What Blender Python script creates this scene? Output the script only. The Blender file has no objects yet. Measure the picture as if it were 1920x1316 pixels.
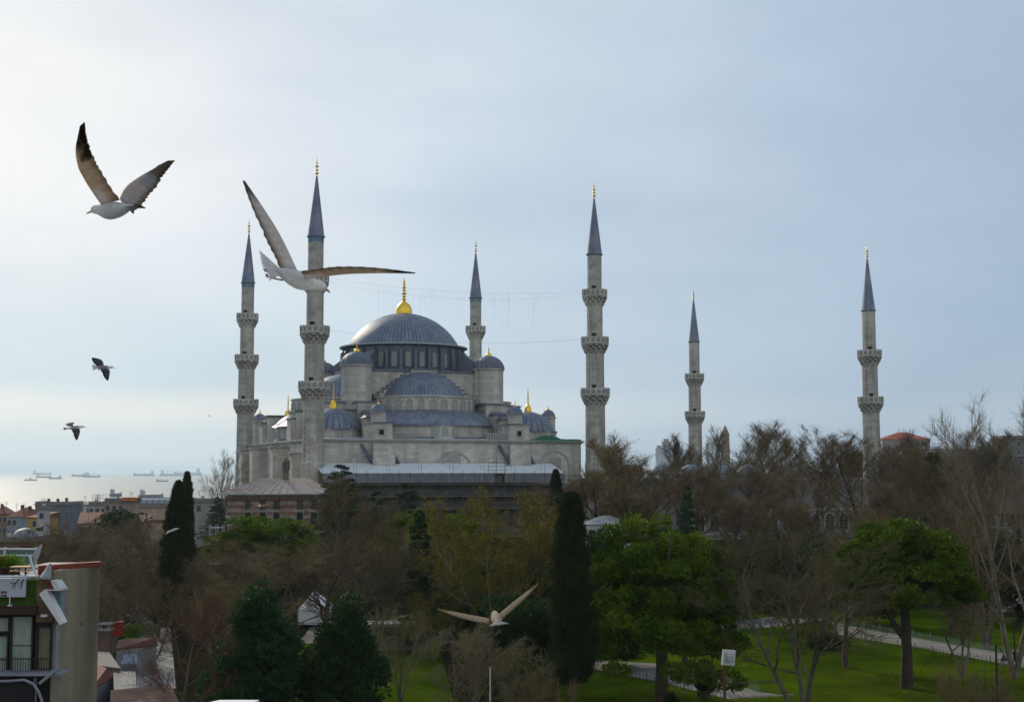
import bpy, math, random
import numpy as np
from mathutils import Vector, Matrix
R = math.radians
sc = bpy.context.scene
COL = sc.collection
# ---------------------------------------------------------------- camera, sky, sun, exposure
F = 2500.0                                   # focal length in photo pixels (photo 1920 wide)
PITCH = math.atan((883 - 658) / F)
CAMZ = 17.0
cd = bpy.data.cameras.new('camera'); cam = bpy.data.objects.new('camera', cd); COL.objects.link(cam)
cam.location = (0, 0, CAMZ); cam.rotation_euler = (R(90) + PITCH, 0, 0)
cd.sensor_width = 36; cd.lens = F / 1920 * 36; cd.clip_start = .1; cd.clip_end = 90000
cd.dof.use_dof = True; cd.dof.focus_distance = 220; cd.dof.aperture_fstop = 10
sc.camera = cam
SUN_AZ, SUN_EL = R(-30), R(26)
sv = Vector((math.sin(SUN_AZ) * math.cos(SUN_EL), math.cos(SUN_AZ) * math.cos(SUN_EL), math.sin(SUN_EL)))
ld = bpy.data.lights.new('sun', 'SUN'); ld.energy = 2.6; ld.angle = R(6); ld.color = (1, .88, .70)
sun = bpy.data.objects.new('sun', ld); COL.objects.link(sun)
sun.rotation_euler = (-sv).to_track_quat('-Z', 'Y').to_euler(); sun.location = (-200, 300, 200)
sc.view_settings.view_transform = 'Standard'; sc.view_settings.look = 'None'
sc.view_settings.exposure = .08; sc.view_settings.gamma = 1; sc.view_settings.use_curve_mapping = False
cy = sc.cycles
cy.max_bounces = 5; cy.diffuse_bounces = 2; cy.glossy_bounces = 2; cy.transmission_bounces = 3
cy.transparent_max_bounces = 8; cy.volume_bounces = 0; cy.use_denoising = True
cy.sample_clamp_indirect = 4; cy.caustics_reflective = False; cy.caustics_refractive = False

W = bpy.data.worlds.new('World'); sc.world = W; W.use_nodes = True
def world():
    nt = W.node_tree; N = nt.nodes; L = nt.links; N.clear()
    def n(t, **k):
        o = N.new(t)
        for a, b in k.items(): setattr(o, a, b)
        return o
    def math_(op, a, b=None, c=None):
        m = n('ShaderNodeMath', operation=op)
        for i, x in enumerate((a, b, c)):
            if x is None: continue
            if isinstance(x, (int, float)): m.inputs[i].default_value = x
            else: L.new(x, m.inputs[i])
        return m.outputs[0]
    tc = n('ShaderNodeTexCoord'); d = tc.outputs['Generated']
    sky = n('ShaderNodeTexSky', sky_type='NISHITA', sun_disc=False, sun_elevation=SUN_EL, sun_rotation=SUN_AZ)
    skm = n('ShaderNodeVectorMath', operation='SCALE'); L.new(sky.outputs[0], skm.inputs[0]); skm.inputs['Scale'].default_value = .10
    def mp(scale, loc=(0, 0, 0)):
        m = n('ShaderNodeMapping'); m.inputs['Scale'].default_value = scale; m.inputs['Location'].default_value = loc
        L.new(d, m.inputs[0]); return m.outputs[0]
    def noise(vec, s, det=5, rough=.55):
        q = n('ShaderNodeTexNoise'); L.new(vec, q.inputs['Vector']); q.inputs['Scale'].default_value = s
        q.inputs['Detail'].default_value = det; q.inputs['Roughness'].default_value = rough
        return q.outputs['Fac']
    n1 = noise(mp((1, 1, 2.2)), 3.4, 4, .5); n2 = noise(mp((1, 1, 4), (3, 1, .4)), 5.5, 4, .5); n3 = noise(mp((1, 1, 2.0), (.7, 2, 0)), 7, 5, .5)
    sep = n('ShaderNodeSeparateXYZ'); L.new(d, sep.inputs[0]); z = sep.outputs[2]; x = sep.outputs[0]
    # glow of the veiled sun: thin overcast, brightest near the sun's azimuth
    ga, ge = R(-24), R(14)
    G = (math.sin(ga) * math.cos(ge), math.cos(ga) * math.cos(ge), math.sin(ge))
    KZ = 2.3                                          # the veil is layered: the glow is flatter than it is wide
    st_ = n('ShaderNodeVectorMath', operation='NORMALIZE'); L.new(mp((1, 1, KZ)), st_.inputs[0])
    G = Vector((G[0], G[1], G[2] * KZ)).normalized()
    dm = n('ShaderNodeVectorMath', operation='DOT_PRODUCT'); L.new(st_.outputs[0], dm.inputs[0]); dm.inputs[1].default_value = G
    ang = math_('ARCCOSINE', math_('MINIMUM', dm.outputs['Value'], .99999))     # radians from the glow
    ang = math_('ADD', ang, math_('MULTIPLY', math_('SUBTRACT', n1, .5), .30))
    ang = math_('ADD', ang, math_('MULTIPLY', math_('SUBTRACT', n2, .5), .20))
    t = math_('DIVIDE', ang, math.pi)
    cr = n('ShaderNodeValToRGB'); L.new(t, cr.inputs[0])
    e = cr.color_ramp.elements
    st = [(0, (.85, .865, .86)), (.035, (.80, .825, .84)), (.075, (.69, .745, .80)), (.12, (.555, .65, .75)), (.18, (.43, .535, .66)),
          (.26, (.33, .44, .575)), (.36, (.38, .46, .56)), (.50, (.60, .65, .70)), (1, (.70, .74, .77))]
    e[0].position = st[0][0]; e[0].color = (*st[0][1], 1); e[1].position = 1; e[1].color = (*st[-1][1], 1)
    for p, c in st[1:-1]:
        q = e.new(p); q.color = (*c, 1)
    # a cream band low over the sea, bluish clear strip below it
    zz = math_('ADD', z, math_('MULTIPLY', math_('SUBTRACT', n2, .5), .03))
    low = n('ShaderNodeMapRange', interpolation_type='SMOOTHSTEP'); L.new(zz, low.inputs[0])
    low.inputs[1].default_value = .19; low.inputs[2].default_value = 0; low.inputs[3].default_value = 0; low.inputs[4].default_value = 1
    lef = n('ShaderNodeMapRange', interpolation_type='SMOOTHSTEP'); L.new(x, lef.inputs[0])
    lef.inputs[1].default_value = .30; lef.inputs[2].default_value = -.36; lef.inputs[3].default_value = .12; lef.inputs[4].default_value = .92
    mx = n('ShaderNodeMix', data_type='RGBA'); L.new(math_('MULTIPLY', low.outputs[0], lef.outputs[0]), mx.inputs[0])
    L.new(cr.outputs[0], mx.inputs[6]); mx.inputs[7].default_value = (.53, .675, .755, 1)
    band = n('ShaderNodeMapRange', interpolation_type='SMOOTHSTEP'); L.new(math_('ABSOLUTE', math_('SUBTRACT', zz, .044)), band.inputs[0])
    band.inputs[1].default_value = .022; band.inputs[2].default_value = 0; band.inputs[3].default_value = 0; band.inputs[4].default_value = .7
    mb = n('ShaderNodeMix', data_type='RGBA'); L.new(math_('MULTIPLY', band.outputs[0], lef.outputs[0]), mb.inputs[0])
    L.new(mx.outputs[2], mb.inputs[6]); mb.inputs[7].default_value = (.76, .79, .78, 1)
    # light mottling of the cloud sheet
    f = math_('ADD', .93, math_('MULTIPLY', n3, .14))
    ml = n('ShaderNodeVectorMath', operation='SCALE'); L.new(mb.outputs[2], ml.inputs[0]); L.new(f, ml.inputs['Scale'])
    fin = n('ShaderNodeMix', data_type='RGBA'); fin.inputs[0].default_value = .93
    L.new(skm.outputs[0], fin.inputs[6]); L.new(ml.outputs[0], fin.inputs[7])
    bg = n('ShaderNodeBackground'); L.new(fin.outputs[2], bg.inputs[0]); bg.inputs[1].default_value = 1.0
    out = n('ShaderNodeOutputWorld'); L.new(bg.outputs[0], out.inputs[0])
world()

# ---------------------------------------------------------------- measuring helpers
CP, SP = math.cos(PITCH), math.sin(PITCH)
def at(px, py, Y):
    u = (px - 960) / F; w = (658 - py) / F
    k = Y / (CP - w * SP)
    return Vector((u * k, Y, CAMZ + (SP + w * CP) * k))
def on_ground(px, py, z=0.0):
    u = (px - 960) / F; w = (658 - py) / F
    k = (z - CAMZ) / (SP + w * CP)
    return Vector((u * k, (CP - w * SP) * k, z))
def smooth(a, b, x):
    t = min(1, max(0, (x - a) / (b - a))); return t * t * (3 - 2 * t)
def gz(x, y):
    right = smooth(-80, -48, x)
    z = 4.6 * smooth(180, 226, y) * right
    z += -7 * smooth(170, 400, y) * (1 - right)
    z = z * (1 - smooth(540, 900, y)) + (-44) * smooth(520, 900, y)
    return z

# ---------------------------------------------------------------- mesh building
class MB:
    def __init__(s): s.v = []; s.f = []; s.m = []; s.c = []; s.M = None
    def add(s, verts, faces, m=0, col=None):
        o = len(s.v)
        if s.M is not None: verts = [tuple(s.M @ Vector(q)) for q in verts]
        s.v.extend(verts); s.f.extend([tuple(i + o for i in q) for q in faces]); s.m.extend([m] * len(faces))
        if col is not None: s.c.extend(col if isinstance(col, list) else [col] * len(verts))
        return s
    def box(s, x0, x1, y0, y1, z0, z1, m=0):
        if x0 > x1: x0, x1 = x1, x0
        v = [(x0, y0, z0), (x1, y0, z0), (x1, y1, z0), (x0, y1, z0), (x0, y0, z1), (x1, y0, z1), (x1, y1, z1), (x0, y1, z1)]
        return s.add(v, [(3, 2, 1, 0), (4, 5, 6, 7), (0, 1, 5, 4), (1, 2, 6, 5), (2, 3, 7, 6), (3, 0, 4, 7)], m)
    def prism(s, poly, z0, z1, m=0, top=None):
        n = len(poly); t = top or poly
        v = [(p[0], p[1], z0) for p in poly] + [(p[0], p[1], z1) for p in t]
        f = [(i, (i + 1) % n, n + (i + 1) % n, n + i) for i in range(n)] + [tuple(range(n - 1, -1, -1)), tuple(range(n, 2 * n))]
        return s.add(v, f, m)
    def wallp(s, poly, y0, y1, m=0):      # polygon in (x, z) extruded from y0 (front) to y1
        n = len(poly)
        v = [(p[0], y0, p[1]) for p in poly] + [(p[0], y1, p[1]) for p in poly]
        f = [(i, n + i, n + (i + 1) % n, (i + 1) % n) for i in range(n)] + [tuple(range(n)), tuple(range(2 * n - 1, n - 1, -1))]
        return s.add(v, f, m)
    def lathe(s, prof, n=24, c=(0, 0), a0=0, a1=2 * math.pi, mod=None, m=0):
        full = abs(a1 - a0 - 2 * math.pi) < 1e-6
        k = n if full else n + 1
        v = []
        for j, (r, z) in enumerate(prof):
            for i in range(k):
                a = a0 + (a1 - a0) * i / n
                q = r * (mod(i, j) if mod else 1)
                v.append((c[0] + q * math.cos(a), c[1] + q * math.sin(a), z))
        f = []
        for j in range(len(prof) - 1):
            for i in range(n):
                i2 = (i + 1) % k
                f.append((j * k + i, j * k + i2, (j + 1) * k + i2, (j + 1) * k + i))
        return s.add(v, f, m)
    def tube(s, pts, rad, n=6, m=0, cap=False):
        pts = [Vector(p) for p in pts]
        if not isinstance(rad, (list, tuple)): rad = [rad] * len(pts)
        v = []
        u = None
        for i, p in enumerate(pts):
            d = (pts[min(i + 1, len(pts) - 1)] - pts[max(i - 1, 0)])
            d = d.normalized() if d.length > 1e-9 else Vector((0, 0, 1))
            if u is None:
                u = d.cross(Vector((0, 0, 1)) if abs(d.z) < .9 else Vector((1, 0, 0))).normalized()
            else:
                u = (u - d * u.dot(d)); u = u.normalized() if u.length > 1e-6 else d.orthogonal().normalized()
            w = d.cross(u)
            for k in range(n):
                a = 2 * math.pi * k / n
                q = p + (u * math.cos(a) + w * math.sin(a)) * rad[i]
                v.append((q.x, q.y, q.z))
        f = [(i * n + k, i * n + (k + 1) % n, (i + 1) * n + (k + 1) % n, (i + 1) * n + k) for i in range(len(pts) - 1) for k in range(n)]
        if cap: f += [tuple(range(n - 1, -1, -1)), tuple(range((len(pts) - 1) * n, len(pts) * n))]
        return s.add(v, f, m)
    def loft(s, rings, m=0, cap=True, col=None):
        n = len(rings[0]); v = [tuple(q) for r in rings for q in r]
        f = [(i * n + k, i * n + (k + 1) % n, (i + 1) * n + (k + 1) % n, (i + 1) * n + k) for i in range(len(rings) - 1) for k in range(n)]
        if cap: f += [tuple(range(n - 1, -1, -1)), tuple(range((len(rings) - 1) * n, len(rings) * n))]
        return s.add(v, f, m, col)
    def mesh(s, name, mats, smooth_=False):
        me = bpy.data.meshes.new(name); me.from_pydata(s.v, [], s.f)
        if not isinstance(mats, (list, tuple)): mats = [mats]
        for q in mats: me.materials.append(q)
        if any(s.m): me.polygons.foreach_set('material_index', s.m)
        if smooth_: me.polygons.foreach_set('use_smooth', [True] * len(s.f))
        if s.c:
            a = me.color_attributes.new('plumage', 'FLOAT_COLOR', 'POINT')
            a.data.foreach_set('color', [x for q in s.c for x in (*q, 1.0)])
        me.update(); return me
def add_ob(name, data, parent=None, loc=(0, 0, 0), rotz=0):
    o = bpy.data.objects.new(name, data); COL.objects.link(o); o.location = loc; o.rotation_euler = (0, 0, rotz)
    if parent: o.parent = parent
    return o
def part(name, mb, mats, parent, loc=(0, 0, 0), rotz=0, sm=False, label=None):
    o = add_ob(name, mb.mesh(name, mats, sm), parent, loc, rotz)
    if label: o['label'] = label
    return o
def tag(o, label, cat, group=None):
    o['label'] = label; o['category'] = cat
    if group: o['group'] = group
    return o
def thing(name, label, cat, loc=(0, 0, 0), rotz=0, group=None):
    return tag(add_ob(name, None, None, loc, rotz), label, cat, group)
def solo(name, mb, mats, label, cat, loc=(0, 0, 0), rotz=0, group=None, sm=False):
    return tag(add_ob(name, mb.mesh(name, mats, sm), None, loc, rotz), label, cat, group)
def struct(name, mb, mats, sm=False):
    o = add_ob(name, mb.mesh(name, mats, sm)); o['kind'] = 'structure'; return o

# ---------------------------------------------------------------- materials
def mat(name, col, rough=.8, var=.25, scale=1.0, col2=None, bump=0, metal=0, spec=.3, streak=0, courses=None, rnd=0, transl=0, det=4, coord='Object', patch=None):
    m = bpy.data.materials.new(name); m.use_nodes = True
    nt = m.node_tree; N = nt.nodes; L = nt.links
    b = N['Principled BSDF']; out = N['Material Output']
    b.inputs['Roughness'].default_value = rough; b.inputs['Metallic'].default_value = metal
    b.inputs['Specular IOR Level'].default_value = spec
    tc = N.new('ShaderNodeTexCoord'); v = tc.outputs[coord]
    no = N.new('ShaderNodeTexNoise'); no.inputs['Scale'].default_value = scale; no.inputs['Detail'].default_value = det
    no.inputs['Roughness'].default_value = .6; L.new(v, no.inputs['Vector'])
    mr = N.new('ShaderNodeMapRange'); L.new(no.outputs['Fac'], mr.inputs[0]); mr.inputs[1].default_value = .3; mr.inputs[2].default_value = .7
    mx = N.new('ShaderNodeMix'); mx.data_type = 'RGBA'; L.new(mr.outputs[0], mx.inputs[0])
    c2 = col2 or tuple(min(1, c * (1 + var)) for c in col); c1 = col if col2 else tuple(c * (1 - var) for c in col)
    mx.inputs[6].default_value = (*c1, 1); mx.inputs[7].default_value = (*c2, 1)
    cur = mx.outputs[2]
    def mul(fac):
        nonlocal cur
        q = N.new('ShaderNodeVectorMath'); q.operation = 'SCALE'; L.new(cur, q.inputs[0]); L.new(fac, q.inputs['Scale']); cur = q.outputs[0]
    if patch:                                     # worn or stained patches of another colour
        n4 = N.new('ShaderNodeTexNoise'); n4.inputs['Scale'].default_value = patch[1]; n4.inputs['Detail'].default_value = 7; n4.inputs['Roughness'].default_value = .65; L.new(v, n4.inputs['Vector'])
        m4 = N.new('ShaderNodeMapRange'); L.new(n4.outputs['Fac'], m4.inputs[0]); m4.inputs[1].default_value = patch[2]; m4.inputs[2].default_value = patch[3]; m4.inputs[4].default_value = patch[4]
        mp4 = N.new('ShaderNodeMix'); mp4.data_type = 'RGBA'; L.new(m4.outputs[0], mp4.inputs[0]); L.new(cur, mp4.inputs[6]); mp4.inputs[7].default_value = (*patch[0], 1); cur = mp4.outputs[2]
    if streak:
        mp = N.new('ShaderNodeMapping'); mp.inputs['Scale'].default_value = (1, 1, .1); L.new(v, mp.inputs[0])
        n2 = N.new('ShaderNodeTexNoise'); n2.inputs['Scale'].default_value = scale * 2.2; n2.inputs['Detail'].default_value = 3; L.new(mp.outputs[0], n2.inputs['Vector'])
        m2 = N.new('ShaderNodeMapRange'); L.new(n2.outputs['Fac'], m2.inputs[0]); m2.inputs[1].default_value = .35; m2.inputs[2].default_value = .6
        m2.inputs[3].default_value = 1 - streak; m2.inputs[4].default_value = 1.05; mul(m2.outputs[0])
    if courses:
        sp = N.new('ShaderNodeSeparateXYZ'); L.new(v, sp.inputs[0])
        ad = N.new('ShaderNodeMath'); L.new(sp.outputs[0], ad.inputs[0]); L.new(sp.outputs[1], ad.inputs[1])
        cb = N.new('ShaderNodeCombineXYZ'); L.new(ad.outputs[0], cb.inputs[0]); L.new(sp.outputs[2], cb.inputs[1])
        br = N.new('ShaderNodeTexBrick'); L.new(cb.outputs[0], br.inputs['Vector']); br.inputs['Scale'].default_value = 1
        br.inputs['Brick Width'].default_value = courses[0]; br.inputs['Row Height'].default_value = courses[1]
        br.inputs['Mortar Size'].default_value = courses[2]; br.inputs['Mortar Smooth'].default_value = .5
        br.inputs['Color1'].default_value = (.86, .855, .85, 1); br.inputs['Color2'].default_value = (1.10, 1.09, 1.06, 1)
        k = courses[3]; br.inputs['Mortar'].default_value = (k, k, k, 1)
        q = N.new('ShaderNodeVectorMath'); q.operation = 'MULTIPLY'; L.new(cur, q.inputs[0]); L.new(br.outputs['Color'], q.inputs[1]); cur = q.outputs[0]
    if rnd:
        oi = N.new('ShaderNodeObjectInfo'); m3 = N.new('ShaderNodeMapRange'); L.new(oi.outputs['Random'], m3.inputs[0])
        m3.inputs[3].default_value = 1 - rnd; m3.inputs[4].default_value = 1 + rnd; mul(m3.outputs[0])
    L.new(cur, b.inputs['Base Color'])
    if bump:
        bp = N.new('ShaderNodeBump'); bp.inputs['Strength'].default_value = bump; bp.inputs['Distance'].default_value = .1
        L.new(no.outputs['Fac'], bp.inputs['Height']); L.new(bp.outputs[0], b.inputs['Normal'])
    if transl:
        tr = N.new('ShaderNodeBsdfTranslucent'); L.new(cur, tr.inputs[0]); ms = N.new('ShaderNodeMixShader'); ms.inputs[0].default_value = transl
        L.new(b.outputs[0], ms.inputs[1]); L.new(tr.outputs[0], ms.inputs[2]); L.new(ms.outputs[0], out.inputs[0])
    return m
M = {}
M['stone'] = mat('pale_limestone', (.48, .46, .41), .85, col2=(.61, .59, .53), patch=((.24, .23, .205), .28, .56, .74, .55), scale=.22, streak=.24, courses=(1.5, .6, .03, .8), det=6)
M['shaft'] = mat('weathered_shaft_stone', (.34, .325, .29), .85, patch=((.21, .20, .175), .3, .54, .72, .6), col2=(.56, .54, .48), scale=.35, streak=.30, courses=(.9, .5, .03, .72), det=6)
M['trim'] = mat('cornice_stone', (.30, .30, .29), .8, col2=(.42, .41, .38), scale=.6)
M['lead'] = mat('lead_roof', (.13, .16, .235), .52, patch=((.27, .29, .32), .38, .56, .72, .5), col2=(.23, .25, .30), scale=.55, metal=.35, spec=.5, streak=.25, det=5)
M['lead_dark'] = mat('dark_lead', (.095, .115, .155), .5, col2=(.135, .155, .195), scale=.5, metal=.25, spec=.5)
M['lead_pale'] = mat('pale_lead_sheet', (.42, .45, .48), .5, var=.12, scale=.4, metal=.1)
M['lead_seam'] = mat('lead_seam', (.085, .105, .15), .5, var=.2, scale=.5, metal=.3)
M['gold'] = mat('gilded_metal', (.95, .60, .07), .32, var=.1, scale=2, metal=.9, spec=.5)
M['glass'] = mat('pale_window_glass', (.38, .41, .37), .4, var=.15, scale=2.2, spec=.3)
M['tile_blue'] = mat('blue_tile', (.03, .17, .33), .4, var=.4, scale=3)
M['void'] = mat('dark_opening', (.02, .02, .022), .9, var=.2)
M['slit_shade'] = mat('slit_shade_stone', (.22, .215, .20), .9, var=.15, scale=.8)  # darker stone tone, paints the shade of parapet slits and narrow windows
M['green_net'] = mat('green_debris_net', (.02, .13, .08), .8, var=.3, scale=1.5)
# ---------------------------------------------------------------- mosque
MA = R(21.8); MX, MY, MZ = -23.0, 282.0, 5.0
def mworld(u, v): return (-22.3 + u * math.cos(MA) - v * math.sin(MA), 282 + u * math.sin(MA) + v * math.cos(MA))
mosque = thing('mosque', 'great grey stone mosque with cascading lead domes behind the park trees', 'mosque', (MX, MY, MZ), MA)
TAU = 2 * math.pi
def cap_profile(Rr, rise, z0, n=14):
    rho = (Rr * Rr + rise * rise) / (2 * rise); zc = z0 + rise - rho
    a0 = math.asin(min(1, Rr / rho)) if rise <= Rr else math.pi - math.asin(Rr / rho)
    return [(max(.02, rho * math.sin(a0 * (1 - i / n))), zc + rho * math.cos(a0 * (1 - i / n))) for i in range(n + 1)]
def dome_mb(Rr, rise, z0, ribs, c=(0, 0), a0=0, a1=TAU, amp=.010, n=14, eave=.25):
    mb = MB(); prof = [(Rr + eave, z0 - .22), (Rr + eave, z0 + .03)] + cap_profile(Rr, rise, z0 + .03, n)
    def mod(i, j): return 1 + (amp if i % 4 == 0 and j > 1 else 0)
    mb.lathe(prof, ribs * 4, c, a0, a1, mod)
    for k in range(len(mb.f)):
        if (k % (ribs * 4)) % 4 == 0 and k >= ribs * 8: mb.m[k] = 1
    return mb
def finial_mb(z0, h, r, bulb=True):
    p = []
    if bulb:   # ribbed onion base
        p = [(.98 * r, 0), (1.0 * r, .06), (.96 * r, .14), (.78 * r, .23), (.45 * r, .30), (.22 * r, .34)]
    else:
        p = [(.55 * r, 0), (.6 * r, .05), (.3 * r, .12), (.16 * r, .2), (.2 * r, .3)]
    z = .36
    for k, q in enumerate((.30, .24, .34, .22, .26, .16, .13)):
        q *= r
        p += [(.10 * r, z), (q, z + .025), (q, z + .045), (.09 * r, z + .07)]; z += .08
    p += [(.06 * r, .93), (.02 * r, 1.0)]
    return MB().lathe([(a, z0 + b * h) for a, b in p], 20, mod=lambda i, j: 1 + (.05 if (i % 2 and bulb and j < 5) else 0))
def arch_poly(w, h, n=7, pointed=.0):
    r = w / 2; pts = [(-r, 0), (r, 0)]
    for i in range(n + 1):
        a = math.pi * i / n; pts.append((r * math.cos(a), h - r + r * math.sin(a) * (1 + pointed)))
    return pts
def window_mb(w, h, fr=.12, proud=.10, grid=0):
    mb = MB(); out = arch_poly(w + 2 * fr, h + fr); inn = arch_poly(w, h)
    # rim: outer and inner arch joined into a frame
    n = len(out)
    v = [(p[0], -proud, p[1]) for p in out] + [(p[0], -proud, p[1]) for p in inn] + [(p[0], .15, p[1]) for p in out] + [(p[0], -.015, p[1]) for p in inn]
    f = []
    for i in range(n):
        j = (i + 1) % n
        if i == 0: continue
        f += [(i, j, n + j, n + i), (2 * n + i, 2 * n + j, j, i), (n + i, n + j, 3 * n + j, 3 * n + i)]
    mb.add(v, f, 0); mb.add([(p[0], -.02, p[1]) for p in inn], [tuple(range(n))], 1)
    for g in range(1, grid):
        x = -w / 2 + w * g / grid; mb.box(x - .025, x + .025, -.05, -.025, .05, h * .9, 0)
    k = int(h / .45)
    for g in range(1, k if grid else 0): mb.box(-w / 2, w / 2, -.045, -.026, g * h / k * .92 - .02, g * h / k * .92 + .02, 0)
    return mb
W_DRUM = window_mb(1.05, 3.1, .28, .28, 3).mesh('window', [M['lead_dark'], M['glass']])
W_SEMI = window_mb(.95, 1.95, .16, .14, 2).mesh('window', [M['trim'], M['glass']])
W_SMALL = window_mb(.8, 1.7, .14, .10, 2).mesh('window', [M['trim'], M['glass']])
def ring_windows(par, me, Rr, z, angs, c=(0, 0)):
    for a in angs: add_ob('window', me, par, (c[0] + Rr * math.cos(a), c[1] + Rr * math.sin(a), z), a + math.pi / 2)

# main hall block and flat roof
mb = MB(); mb.box(-27, 27, -31, 31, 0, 17.3)
for z0, z1, e in ((17.3, 17.6, .25), (17.6, 17.9, .5)): mb.box(-27 - e, 27 + e, -31 - e, 31 + e, z0, z1, 1)
mb.box(-27.12, 27.12, -31.12, 31.12, 11.0, 11.25, 1)
wall = part('hall_wall', mb, [M['stone'], M['trim']], mosque)
mb = MB(); mb.add([(-27.3, -31.3, 17.903), (27.3, -31.3, 17.903), (27.3, 31.3, 17.903), (-27.3, 31.3, 17.903), (-20, -22, 18.6), (20, -22, 18.6), (20, 22, 18.6), (-20, 22, 18.6)],
       [(0, 1, 5, 4), (1, 2, 6, 5), (2, 3, 7, 6), (3, 0, 4, 7), (4, 5, 6, 7)])
part('roof', mb, M['lead_pale'], mosque)
# second tier: square base under the drum
mb = MB(); mb.box(-13, 13, -13, 13, 17.9, 32.0)
mb.box(-13.3, 13.3, -13.3, 13.3, 32.0, 32.35, 1)
part('drum_base', mb, [M['stone'], M['lead_dark']], mosque)
mb = MB(); mb.box(-19, 19, -19, 19, 17.9, 23.6); mb.box(-19.25, 19.25, -19.25, 19.25, 23.6, 23.95, 1)
part('upper_wall', mb, [M['stone'], M['lead_dark']], mosque)
# drum with buttresses
NW = 28
mb = MB().lathe([(13.2, 32.35), (12.5, 33.0), (12.5, 37.4), (13.3, 37.6), (13.35, 37.95), (11.7, 38.05)], 112)
for k in range(NW):
    a = TAU * (k + .5) / NW; mb.M = Matrix.Rotation(a, 4, 'Z')
    mb.prism([(12.3, -.42), (13.35, -.34), (13.35, .34), (12.3, .42)], 32.4, 36.6)
    mb.prism([(12.3, -.42), (13.35, -.34), (13.35, .34), (12.3, .42)], 36.6, 37.3, top=[(12.3, -.42), (12.7, -.34), (12.7, .34), (12.3, .42)])
mb.M = None
drum = part('drum', mb, M['lead_dark'], mosque)
ring_windows(drum, W_DRUM, 12.62, 33.2, [TAU * k / NW for k in range(NW)])
main = part('main_dome', dome_mb(11.75, 7.3, 38.05, 88, amp=.006, n=18, eave=.5), [M['lead'], M['lead_seam']], mosque, sm=False)
mb = MB().lathe([(13.36, 37.7), (13.5, 37.75), (13.5, 37.98), (12.2, 38.1)], 176, mod=lambda i, j: 1 + .006 * (i % 2)); part('scalloped_cornice', mb, M['lead_pale'], drum)
part('finial', finial_mb(45.25, 8.0, 1.65), M['gold'], main, sm=True)
# flying buttress blocks between drum and towers
TW = 14.0
tower_mb = MB().lathe([(3.1, 17.9), (3.1, 32.5), (3.35, 32.6), (3.4, 32.9), (2.9, 32.95)], 10)
tdome_mb = MB().lathe([(3.3, 32.9)] + cap_profile(3.15, 2.75, 32.95, 10), 80, mod=lambda i, j: 1 + (.055 * abs(math.sin(math.pi * i / 4)) if 0 < j < 10 else 0))
for i, (sx, sy) in enumerate(((-1, -1), (1, -1), (1, 1), (-1, 1))):
    t = part('weight_tower', tower_mb, [M['stone']], mosque, (sx * TW, sy * TW, 0)) if i == 0 else add_ob('weight_tower', tm, mosque, (sx * TW, sy * TW, 0))
    tm = t.data
    if i == 0: td = tdome_mb.mesh('dome', M['lead_dark']); tf = finial_mb(35.6, 2.0, .62).mesh('finial', M['gold'], True); tdoor = MB().wallp(arch_poly(.7, 1.7), 0, .2).mesh('door', M['void'])
    d = add_ob('dome', td, t); add_ob('finial', tf, t)
    for a in (R(-75),): add_ob('door', tdoor, t, (3.03 * math.cos(a), 3.03 * math.sin(a), 24.0), a + math.pi / 2)
    a = math.atan2(-sy, -sx)
    mb = MB(); c, s_ = math.cos(a), math.sin(a); mb.M = Matrix.Translation((sx * TW, sy * TW, 0)) @ Matrix.Rotation(a, 4, 'Z')
    mb.wallp([(2.2, 32.2), (8.2, 32.2), (8.2, 36.6), (5.6, 36.2), (2.2, 34.0)], -.9, .9)
    part('flying_buttress', mb, M['lead_dark'], mosque)
# the four sides
CB = 13.2                                    # outward distance of the semi-dome centre
A0, A1 = math.pi, TAU
semi_me = dome_mb(8.5, 5.2, 26.75, 34, (0, -CB), A0, A1, amp=.006, eave=.35).mesh('semi_dome', [M['lead'], M['lead_seam']])
mbd = MB().lathe([(10.35, 23.2), (10.35, 26.3), (10.6, 26.4), (10.65, 26.7), (8.3, 26.9)], 48, (0, -CB), A0, A1)
sdrum_me = mbd.mesh('semi_dome_drum', M['stone'])
st = [(-10.4, 24)]
xs, z = -10.4, 26.9
st.append((xs, z))
for k in range(8):
    st.append((xs + .96, z)); xs += .96; z += .68; st.append((xs, z))
st = st + [(-p[0], p[1]) for p in reversed(st)]
mb = MB(); mb.wallp(st, -CB - .9, -CB + .2)
for k in range(1, len(st) - 1):
    (xa, za), (xb, zb) = st[k], st[k + 1]
    if abs(za - zb) < 1e-6: mb.box(min(xa, xb) - .08, max(xa, xb) + .08, -CB - 1.02, -CB + .2, za + .003, za + .28, 1)
step_me = mb.mesh('stepped_arch', [M['stone'], M['lead_dark']])
# apron roof over the exedrae and the three shallow exedra domes
def arcpts(Rr, n, c=(0, -CB), a0=A0, a1=A1): return [(c[0] + Rr * math.cos(a0 + (a1 - a0) * i / n), c[1] + Rr * math.sin(a0 + (a1 - a0) * i / n)) for i in range(n + 1)]
mb = MB(); top = arcpts(10.37, 12); bot = [(x * .96, max(y, -27.2)) for x, y in arcpts(15.2, 12)]
mb.add([(*p, 23.9) for p in top] + [(*p, 20.95) for p in bot] + [(*p, 20.7) for p in bot], [(13 + i, 14 + i, 1 + i, i) for i in range(12)] + [(26 + i, 27 + i, 14 + i, 13 + i) for i in range(12)])
apron_me = mb.mesh('apron_roof', M['lead'])
mb = MB(); ex = [(0, -21.9, 5.4, 3.05), (-8.4, -18.6, 5.0, 2.7), (8.4, -18.6, 5.0, 2.7)]
for x, y, r, h in ex: mb.lathe([(r + .25, 20.75)] + cap_profile(r, h, 20.95, 8), 72, (x, y), mod=lambda i, j: 1 + (.008 if i % 3 == 0 and j else 0))
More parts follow.
